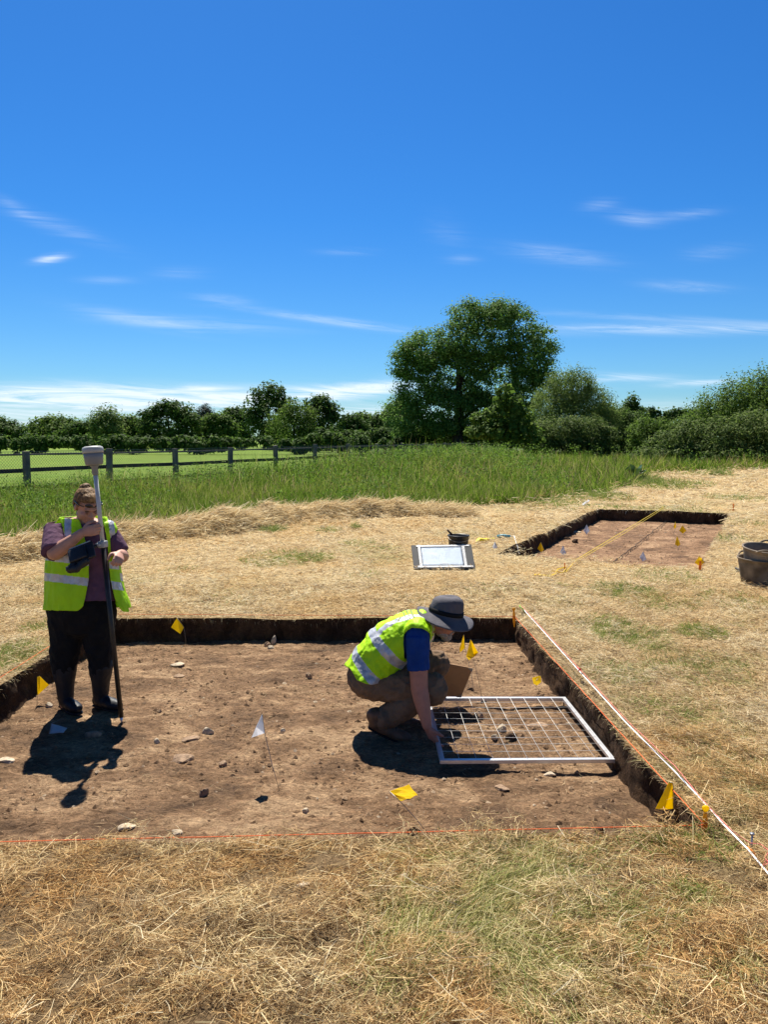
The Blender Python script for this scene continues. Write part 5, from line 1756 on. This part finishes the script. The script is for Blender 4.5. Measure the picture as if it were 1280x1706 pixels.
RE = np.array([(850, 166), (857, 167), (868, 170), (880, 174), (905, 180), (940, 181.5), (960, 184), (980, 187), (1000, 193), (1012, 198), (1019, 206), (1030, 214)], float)


def vest_drop(c, n):
    px, py = proj(c)
    front = c[:, 1] < YW - .02
    op = front & (px > np.interp(py, LE[:, 0], LE[:, 1])) & (px < np.interp(py, RE[:, 0], RE[:, 1]))
    hem = py > np.where(front, 1016.5 + .02 * (px - 76), 1012)
    dn = np.linalg.norm((c - np.array(nb_))[:, :2], axis=1)
    neck = (dn < .082) & (c[:, 2] > nb_.z - .08) | (c[:, 2] > nb_.z + .075)
    dr, tr = segdist(c, sh_r + (el_r - sh_r) * .12, sh_r + (el_r - sh_r) * .75)
    dl_, tl_ = segdist(c, sh_l + (el_l - sh_l) * .12, sh_l + (el_l - sh_l) * .75)
    outr = ((dr < .092) & (px < 118) & (py < 925) & (c[:, 1] < YW + .04)) | (px < 79) & (py < 905)
    outl = (dl_ < .085) & (px > 186) & (py < 925) & (py > 892) | (px > 199) & (py < 905)
    return op | hem | neck | outr | outl


def vest_band(c, n):
    px, py = proj(c)
    back = c[:, 1] > YW
    t = np.where(back, 0, .125)
    b1 = np.abs(py - (929 + (px - 85) * t)) < 5.6
    b2 = np.abs(py - (961.5 + (px - 80) * t)) < 6.6
    st = ((np.abs(px - 113) < 5.5) | (np.abs(px - 185 - (py - 870) * .14) < 4.6)) & (py < 926)
    return (b1 | b2 | st).astype(int)


put('vest', trim(me, vest_drop, vest_band, .004), wb, woman)

# black trousers tucked over dark boots
m_blk = fabric('black_cotton', (.010, .010, .011), .9, .25, .4)
bm = bmesh.new()
bm_loft(bm, [(Q(139, 985, YW), .20, .14), (Q(137, 1000, YW), .222, .155), (Q(136, 1018, YW), .236, .158), (Q(136, 1034, YW), .225, .15)], X, 26)
for L in ([(110, 1032, .118, .125), (111, 1060, .104, .112), (108, 1085, .094, .10), (107, 1104, .079, .084), (107, 1116, .070, .076)],
          [(163, 1032, .112, .125), (164, 1060, .098, .110), (166, 1085, .090, .098), (167.5, 1104, .077, .082), (168, 1116, .068, .075)]):
    bm_loft(bm, [(Q(px, py, YW), a, b_) for px, py, a, b_ in L], X, 22)
put('trousers', fuse(bm, 'trousers', .006, 3, [(.022, (10, 10, 7)), (.008, (24, 24, 18))], [m_blk]), wb, woman)
m_boot = plain('dark_rubber', (.011, .012, .016), .55, .3, .25, 9, .1, 40)
m_sole = plain('black_rubber', (.010, .010, .010), .7, .3)
for an, kn, toe in ((Q(110, 1172, 5.40), Q(107, 1108, YW), f1(127, 1190)), (Q(168, 1166, 5.43), Q(168, 1108, YW), f1(190, 1184))):
    z0 = -D1 + .005
    d = Vector((toe.x - an.x, toe.y - an.y, 0)).normalized()
    sd = d.cross(Z)
    heel = Vector((an.x, an.y, z0 + .045)) - d * .045
    bm = bmesh.new()
    bm_loft(bm, [(kn, .086, .090), (kn.lerp(an, .2), .078, .084), (kn.lerp(an, .5), .060, .068), (kn.lerp(an, .85), .052, .060), (Vector((an.x, an.y, z0 + .06)), .048, .060)], X, 18)
    bm_loft(bm, [(heel, .036, .042), (heel + d * .07, .042, .046), (heel + d * .15, .048, .040), (heel + d * .205, .046, .032), (heel + d * .235, .032, .026)], sd, 16)
    bt = put('boot', fuse(bm, 'boot', .005, 3, [(.006, (16, 16, 12))], [m_boot]), wb, woman)
    bm = bmesh.new()
    bm_loft(bm, [(heel - d * .012 - Z * .038, .034, .012), (heel + d * .07 - Z * .038, .042, .012), (heel + d * .15 - Z * .036, .052, .012), (heel + d * .22 - Z * .036, .046, .012), (heel + d * .25 - Z * .034, .028, .011)], sd, 14)
    put('sole', bm_mesh(bm, 'sole', [m_sole]), wb, bt)

# ---- the survey pole she holds
m_polew = plain('grey_white_pole', (.50, .50, .49), .4, .4, .08, 10)
m_poled = plain('dark_carbon', (.022, .019, .017), .42, .4, .4, 30)
m_rcv = plain('grey_plastic', (.22, .23, .23), .5, .35, .06, 20)
m_rcvt = plain('pale_plastic', (.40, .41, .39), .45, .35, .05, 20)
m_dev = plain('device_black', (.016, .016, .018), .5, .4, .2, 20, .2, 60)
sp = empty('survey_pole', POLE0, 'tall survey pole with grey receiver on top and black controller clamped on', 'survey pole')
cl_ = on_pole(907)
bm = bmesh.new(); bm_tube(bm, [POLE0 + pax * .03, cl_], .0165, 16)
link('lower_pole', bm_mesh(bm, 'lower_pole', [m_poled]), sp)
bm = bmesh.new(); bm_tube(bm, [POLE0 - pax * .02, POLE0 + pax * .03], [.004, .012], 12)
link('tip', bm_mesh(bm, 'tip', [m_alu]), sp)
top = on_pole(792)
bm = bmesh.new(); bm_tube(bm, [cl_, top], .0145, 16)
link('upper_pole', bm_mesh(bm, 'upper_pole', [m_polew]), sp)
rot = pax.to_track_quat('Z', 'Y').to_matrix()
MP = lambda p: Matrix.Translation(p) @ rot.to_4x4()
bm = bmesh.new(); bm_lathe(bm, [(.001, 0), (.016, 0), (.021, .01), (.021, .055), (.03, .062), (.03, .068), (.001, .068)], 20, MP(top))
link('neck', bm_mesh(bm, 'neck', [m_rcv]), sp)
rb = top + pax * .068
bm = bmesh.new(); bm_lathe(bm, [(.001, 0), (.050, .0), (.058, .008), (.062, .05), (.065, .082), (.001, .082)], 32, MP(rb))
rc = link('receiver', bm_mesh(bm, 'receiver', [m_rcv]), sp)
bm = bmesh.new(); bm_lathe(bm, [(.001, .083), (.067, .083), (.0695, .09), (.0695, .108), (.064, .122), (.05, .128), (.001, .131)], 32, MP(rb))
link('cap', bm_mesh(bm, 'cap', [m_rcvt]), rc)
bm = bmesh.new()
bm_box(bm, cl_, (.05, .05, .045), rot, .006); bm_box(bm, cl_ + rot @ Vector((.032, -.01, 0)), (.03, .025, .022), rot, .005)
bm_tube(bm, [cl_ + rot @ Vector((.0, -.03, .0)), cl_ + rot @ Vector((.0, -.055, .0))], .011, 10)
link('clamp', bm_mesh(bm, 'clamp', [m_rcvt]), sp)
ca_, cb_ = Q(116, 919, 5.12), Q(152, 904.5, 5.14)
ux = (cb_ - ca_).normalized()
dn_ = (Q(108, 944, 5.05) - Q(116, 919, 5.12)); dn_ = (dn_ - ux * dn_.dot(ux)).normalized()
nz = ux.cross(dn_).normalized()
rt = Matrix((ux, dn_, nz)).transposed()
cc_ = (ca_ + cb_) / 2 + dn_ * .055
bm = bmesh.new(); bm_box(bm, cc_, (.175, .13, .022), rt, .008)
bm_box(bm, cc_ - ux * .02 + dn_ * .01 - nz * .022 * (1 if nz.y > 0 else -1), (.12, .10, .03), rt, .012)
dv = link('controller', bm_mesh(bm, 'controller', [m_dev]), sp)
bm = bmesh.new(); bm_box(bm, cc_ - dn_ * .068, (.15, .008, .024), rt, .003)
link('edge_strip', bm_mesh(bm, 'edge_strip', [m_rcvt], False), dv)
bm = bmesh.new()
pts = [cc_ - ux * .06 + dn_ * .06, cc_ - ux * .10 + dn_ * .085, cc_ - ux * .05 + dn_ * .10, cc_ + ux * .02 + dn_ * .07]
for p, q in zip(pts, pts[1:]): bm_cap(bm, p, q, .022, .026, 10)
link('hand_strap', fuse(bm, 'hand_strap', .005, 3, [(.008, (30, 30, 30))], [m_dev]), dv)
bm = bmesh.new(); bm_tube(bm, [cl_, cl_.lerp(cc_, .4) + Z * .01, cc_ + ux * .05], [.014, .012, .014], 8)
link('bracket', bm_mesh(bm, 'bracket', [m_dev]), sp)

# ================= the crouching man
skm = skin_mat('ruddy_skin', (.42, .185, .125))
YM = 4.93
mb_ = Vector((Q(655, 1200, YM).x, YM, -D1))
hM = Matrix.Translation(Q(738, 1033, YM)) @ frame3((.93, -.14, -.34)).to_4x4()
n_sh, n_el, n_wr = Q(695, 1060, 4.76), Q(699, 1147, 4.70), Q(712, 1210, 4.645)
f_sh, f_el, f_wr = Q(697, 1058, 5.12), Q(704, 1108, 5.27), Q(722, 1128, 5.30)
spine = [(604, 1132, .085, .15), (622, 1104, .105, .155), (645, 1080, .115, .165), (672, 1057, .11, .17), (694, 1044, .085, .15), (706, 1037, .055, .085)]
bm = bmesh.new()
head(bm, hM, 1.0, 1.05)
nkb = Q(704, 1040, YM)
bm_loft(bm, [(nkb, .060, .060), (nkb.lerp(hM @ Vector((0, -.02, -.04)), .6), .056, .058), (hM @ Vector((0, -.015, -.03)), .056, .056)], Yv, 16)
bm_loft(bm, [(Q(px, py, YM), a, b_) for px, py, b_, a in spine], Yv, 22)
for sh, el, wr in ((n_sh, n_el, n_wr), (f_sh, f_el, f_wr)):
    bm_cap(bm, nkb.lerp(sh, .4), sh, .055, .060)
    bm_loft(bm, [(sh, .064, .064), (sh.lerp(el, .45), .061, .061), (el, .056, .055)], Yv, 16)
    bm_loft(bm, [(el, .056, .055), (el.lerp(wr, .28), .057, .053), (el.lerp(wr, .65), .046, .042), (wr, .034, .030)], Yv, 16)
hand(bm, n_wr, Vector((.42, .05, -.9)), (.55, .75, .1), (.28, .38, .5, .65), 1.06, .5)(Vector((.55, -.80, .15)).normalized())
hand(bm, f_wr, Vector((.3, -.1, -.95)), (.2, -.9, .0), (.6, .65, .7, .75), 1.0)(Vector((.9, .2, .3)).normalized())
n_hip, n_kn, n_an = Q(624, 1139, 4.87), Q(716, 1147, 4.80), Q(637, 1199, 4.83)
f_hip, f_kn, f_an = Q(626, 1122, 5.06), Q(722, 1105, 5.13), Q(668, 1188, 5.12)
for hp_, kn, an in ((n_hip, n_kn, n_an), (f_hip, f_kn, f_an)):
    bm_loft(bm, [(hp_, .09, .09), (kn, .060, .060)], Yv, 14); bm_loft(bm, [(kn, .058, .058), (kn.lerp(an, .4), .056, .056), (an, .038, .038)], Yv, 14)
man = put('person', fuse(bm, 'person', .0048, 3, mats=[skm]), mb_, None, label='bearded man crouching in dark brimmed hat, lime vest and blue T-shirt', cat='person')
face_bits(hM, mb_, man, 1.0, (.02, .02, .02), plain('grey_brow', (.30, .28, .26), .7))
m_beard = plain('grey_beard', (.29, .255, .23), .8, .2, .35, 90, .6, 140)
bm = bmesh.new()
for c, r in (((0, .058, -.094), (.036, .038, .030)), ((.036, .026, -.078), (.024, .040, .022)), ((-.036, .026, -.078), (.024, .040, .022)), ((0, .086, -.046), (.030, .012, .007)), ((.026, .074, -.066), (.012, .016, .016)), ((-.026, .074, -.066), (.012, .016, .016))):
    bm_ell(bm, hM @ Vector(c), r, hM.to_3x3().normalized(), 14)
put('beard', fuse(bm, 'beard', .004, 2, [(.006, (60, 60, 60))], [m_beard]), mb_, man)
bm = bmesh.new()
bm_ell(bm, hM @ Vector((0, -.035, -.002)), (.080, .078, .062), hM.to_3x3().normalized(), 16)
bm_ell(bm, hM @ Vector((0, -.02, .03)), (.081, .095, .05), hM.to_3x3().normalized(), 16)
me = fuse(bm, 'hair', .0045, 2, [(.005, (60, 60, 60))], [m_beard])
hMi = np.array(hM.inverted())
put('hair', trim(me, lambda c, n: ((c @ hMi[:3, :3].T + hMi[:3, 3])[:, 1] > -.002) & ((c @ hMi[:3, :3].T + hMi[:3, 3])[:, 2] < .05)), mb_, man)

# wide-brimmed hat
m_hat = fabric('charcoal_hat', (.105, .10, .112), .85, .2, .4)
m_band = fabric('black_hat_band', (.010, .010, .012), .8)
hh_ = Matrix.Translation(Q(743, 1022.5, YM - .01)) @ frame3((.97, -.08, -.20)).to_4x4()
bm = bmesh.new()
prof = [(.001, .116), (.035, .117), (.062, .113), (.082, .101), (.091, .085), (.096, .055), (.100, .022), (.104, .004), (.112, -.003), (.130, -.008), (.150, -.014), (.168, -.021), (.174, -.025), (.173, -.028), (.150, -.018), (.128, -.012), (.106, -.008), (.097, -.004), (.093, .03), (.088, .07), (.001, .105)]
rings = bm_lathe(bm, prof, 48, hh_)
hi_ = hh_.inverted()
for rg in rings:
    for v in rg:
        l = hi_ @ v.co
        rr = math.hypot(l.x, l.y); a = math.atan2(l.y, l.x)
        if rr > .102:
            k = (rr - .10) / .075
            l.x *= 1 + .09 * min(1, k); l.y *= 1 + .06 * min(1, k)
            l.z += k * (-.030 * max(0, math.cos(a - R(35))) ** 2 + .012 * math.sin(a) ** 2 * (1 if a > 0 else 1.4) - .012 * math.cos(a) ** 2 + .008 * math.sin(a * 3 + 1))
            l.y *= 1 + .04 * k
        elif l.z > .04:
            l.y *= 1.12; l.z += .010 * math.sin(l.y * 22 + .4) * min(1, rr / .05) - (.010 if rr < .03 else 0)
            l.x *= 1 + .02 * math.sin(a * 5)
        else: l.y *= 1.10
        v.co = hh_ @ l
hat = put('hat', bm_mesh(bm, 'hat', [m_hat]), mb_, man)
bm = bmesh.new()
rg = bm_lathe(bm, [(.1015, .006), (.1005, .034), (.1040, .034), (.1060, .006), (.1015, .006)], 40, hh_ @ Matrix.Diagonal((1, 1.10, 1, 1)))
put('hat_band', bm_mesh(bm, 'hat_band', [m_band]), mb_, hat)

# blue T-shirt
m_blue = fabric('royal_blue_cotton', (.008, .042, .20), .8, .15)
bm = bmesh.new()
bm_loft(bm, [(Q(px, py, YM), a + .012, b_ + .012) for px, py, b_, a in spine[1:]], Yv, 24)
for sh, el in ((n_sh, n_el), (f_sh, f_el)):
    bm_cap(bm, nkb.lerp(sh, .25), sh, .070, .078)
    bm_loft(bm, [(sh, .078, .078), (sh.lerp(el, .3), .070, .070), (sh.lerp(el, .64), .064, .066)], Yv, 20, False)
me = fuse(bm, 't_shirt', .0055, 4, [(.010, (13, 13, 9)), (.004, (30, 30, 22))], [m_blue])
n_ax = np.array((n_el - n_sh).normalized()); f_ax = np.array((f_el - f_sh).normalized()); nl = (n_el - n_sh).length


def tee2(c, n):
    dn = np.linalg.norm(c - np.array(nkb + Vector((.02, 0, .03))), axis=1)
    s1 = ((c - np.array(n_sh)) @ n_ax > nl * (.60) + (c[:, 0] - n_sh.x) * .35) & (segdist(c, n_sh, n_el)[0] < .10) & (c[:, 1] < YM - .08)
    s2 = ((c - np.array(f_sh)) @ f_ax > nl * .55) & (segdist(c, f_sh, f_el)[0] < .10) & (c[:, 1] > YM + .1)
    return dn < .07


put('t_shirt', trim(me, tee2, None, .004), mb_, man)

# his vest
bm = bmesh.new()
sp2 = [(590, 1148, .125, .225), (604, 1130, .128, .22)] + [(px, py, b_ + .028, a + .026) for px, py, b_, a in spine[1:]]
bm_loft(bm, [(Q(px, py, YM), a, b_) for px, py, b_, a in sp2], Yv, 30)
for sh in (n_sh, f_sh):
    bm_cap(bm, nkb.lerp(sh, .2), sh.lerp(nkb, .10) + Vector((-.002, 0, .004)), .078, .090)
me = fuse(bm, 'vest', .0052, 4, [(.034, (7, 4, 7)), (.012, (18, 12, 18))], [m_hiv, m_refl])
S0 = np.array(Q(604, 1132, YM)); S5 = np.array(Q(706, 1037, YM)); sax = (S5 - S0) / np.linalg.norm(S5 - S0); sL = np.linalg.norm(S5 - S0)


def vest2(c, n):
    px, py = proj(c)
    hemx = np.array([560, 584, 595, 610, 621, 640, 655, 683, 720]); hemy = np.array([1100, 1114, 1133, 1139, 1141, 1136, 1128, 1110, 1085])
    hem = py > np.interp(px, hemx, hemy)
    dn = np.linalg.norm(c - np.array(nkb + Vector((.03, 0, .025))), axis=1)
    d1, t1 = segdist(c, n_sh + Vector((0, -.02, -.01)), n_el); d2, t2 = segdist(c, f_sh + Vector((0, .02, -.01)), f_el)
    arm1 = (d1 < .088) & (c[:, 1] < n_sh.y + .03); arm2 = (d2 < .088) & (c[:, 1] > f_sh.y - .03)
    return hem | (dn < .088) | arm1 | arm2


def band2(c, n):
    s = (c - S0) @ sax / sL
    lat = np.abs(c[:, 1] - YM)
    pd = (c - S0) @ np.array([-sax[2], 0, sax[0]])
    s = s - .10 * (pd / .12) * .0
    b1 = np.abs(s - .50) < .058; b2 = np.abs(s - .17) < .055
    st = (np.abs(lat - .105) < .025) & (s > .5)
    return (b1 | b2 | st).astype(int)


vest_m = put('vest', trim(me, vest2, band2, .004), mb_, man)

# what shows of the printing across his upper back
from mathutils.bvhtree import BVHTree
_co = [Vector(v.co) + mb_ for v in vest_m.data.vertices]
_bv = BVHTree.FromPolygons(_co, [list(p.vertices) for p in vest_m.data.polygons])
bm = bmesh.new()
for pts, wd in (([(663.5, 1035.5), (667.5, 1028), (671.5, 1027.5)], .8), ([(671.5, 1018.5), (674, 1024), (677, 1030)], 1.0), ([(677.5, 1017), (681, 1024), (684, 1030)], 1.0), ([(684.5, 1016), (687, 1023), (690.5, 1029)], 1.3), ([(687, 1028.8), (691.5, 1028.6)], .8)):
    fine = []
    for a, b_ in zip(pts, pts[1:]):
        for t in np.linspace(0, 1, 5): fine.append((a[0] + (b_[0] - a[0]) * t, a[1] + (b_[1] - a[1]) * t))
    prev = None
    for (x_, y_) in fine:
        row = []
        for o in (-wd, wd):
            d_ = ray(x_ + o, y_).normalized()
            h_ = _bv.ray_cast(Vector((0, 0, H)), d_)
            if h_[0] is not None:
                n_ = h_[1] if h_[1].dot(d_) < 0 else -h_[1]
                row.append(bm.verts.new(h_[0] + n_ * .003))
        if len(row) == 2:
            if prev and (prev[0].co - row[0].co).length > 1e-5: bm.faces.new((prev[0], prev[1], row[1], row[0]))
            prev = row
put('lettering', bm_mesh(bm, 'lettering', [plain('olive_print', (.16, .20, .03), .6)]), mb_, vest_m)

# brown work trousers
m_brn = fabric('brown_canvas', (.165, .108, .068), .9, .22, .35)
bm = bmesh.new()
bm_ell(bm, Q(612, 1130, YM), (.130, .168, .110), Matrix.Rotation(R(35), 3, 'Y'), 22)
for L in ((n_hip, n_kn, n_an, 1.0), (f_hip, f_kn, f_an, .92)):
    h_, k_, a_, s_ = L
    bm_loft(bm, [(h_, .098 * s_, .100 * s_), (h_.lerp(k_, .5), .097 * s_, .100 * s_), (k_, .090 * s_, .094 * s_)], Yv, 20)
    bm_ell(bm, k_ + Vector((.012, 0, -.004)), (.098 * s_, .088 * s_, .100 * s_), None, 18)
    bm_loft(bm, [(k_, .086 * s_, .090 * s_), (k_.lerp(a_, .45), .082 * s_, .082 * s_), (k_.lerp(a_, .80), .074 * s_, .072 * s_), (k_.lerp(a_, .97), .070 * s_, .066 * s_)], Yv, 20)
put('trousers', fuse(bm, 'trousers', .0058, 4, [(.022, (11, 7, 11)), (.012, (26, 20, 26))], [m_brn]), mb_, man)
m_leather = plain('tan_leather', (.125, .066, .035), .6, .35, .3, 18, .2, 60)
for pts, an, Yc in (([(622, 1204), (640, 1213), (660, 1223), (675, 1227), (682, 1229)], n_an, 4.82), ([(655, 1199), (672, 1203), (690, 1206), (704, 1207), (711, 1208)], f_an, 5.12)):
    W = [Q(px, py, Yc) for px, py in pts]
    bm = bmesh.new()
    bm_loft(bm, [(W[0] + Vector((.012, 0, .06)), .052, .058), (W[0].lerp(W[1], .4) + Vector((0, 0, .015)), .050, .055)], Yv, 16)
    bm_loft(bm, [(W[0], .036, .040), (W[1], .042, .044), (W[2], .046, .036), (W[3], .044, .030), (W[4], .034, .022)], Yv, 16)
    bt = put('boot', fuse(bm, 'boot', .0048, 3, [(.005, (22, 22, 22))], [m_leather]), mb_, man)
    bm = bmesh.new()
    dwn = [Vector((-.026, 0, -.028)), Vector((-.018, 0, -.036)), Vector((-.008, 0, -.032)), Vector((.0, 0, -.026)), Vector((.012, 0, -.018))]
    bm_loft(bm, [(W[i] + dwn[i], (.036, .041, .047, .046, .036)[i], .010) for i in range(5)], Yv, 14)
    put('sole', bm_mesh(bm, 'sole', [m_sole]), mb_, bt)
    bm = bmesh.new()
    for t in (.15, .45, .75):
        c = W[1].lerp(W[2], t) + Vector((.02, 0, .034 - .006 * t))
        bm_tube(bm, [c + Vector((0, -.026, -.006)), c + Vector((0, 0, .006)), c + Vector((0, .026, -.006))], .003, 6)
    put('lace', bm_mesh(bm, 'lace', [m_sole]), mb_, bt)
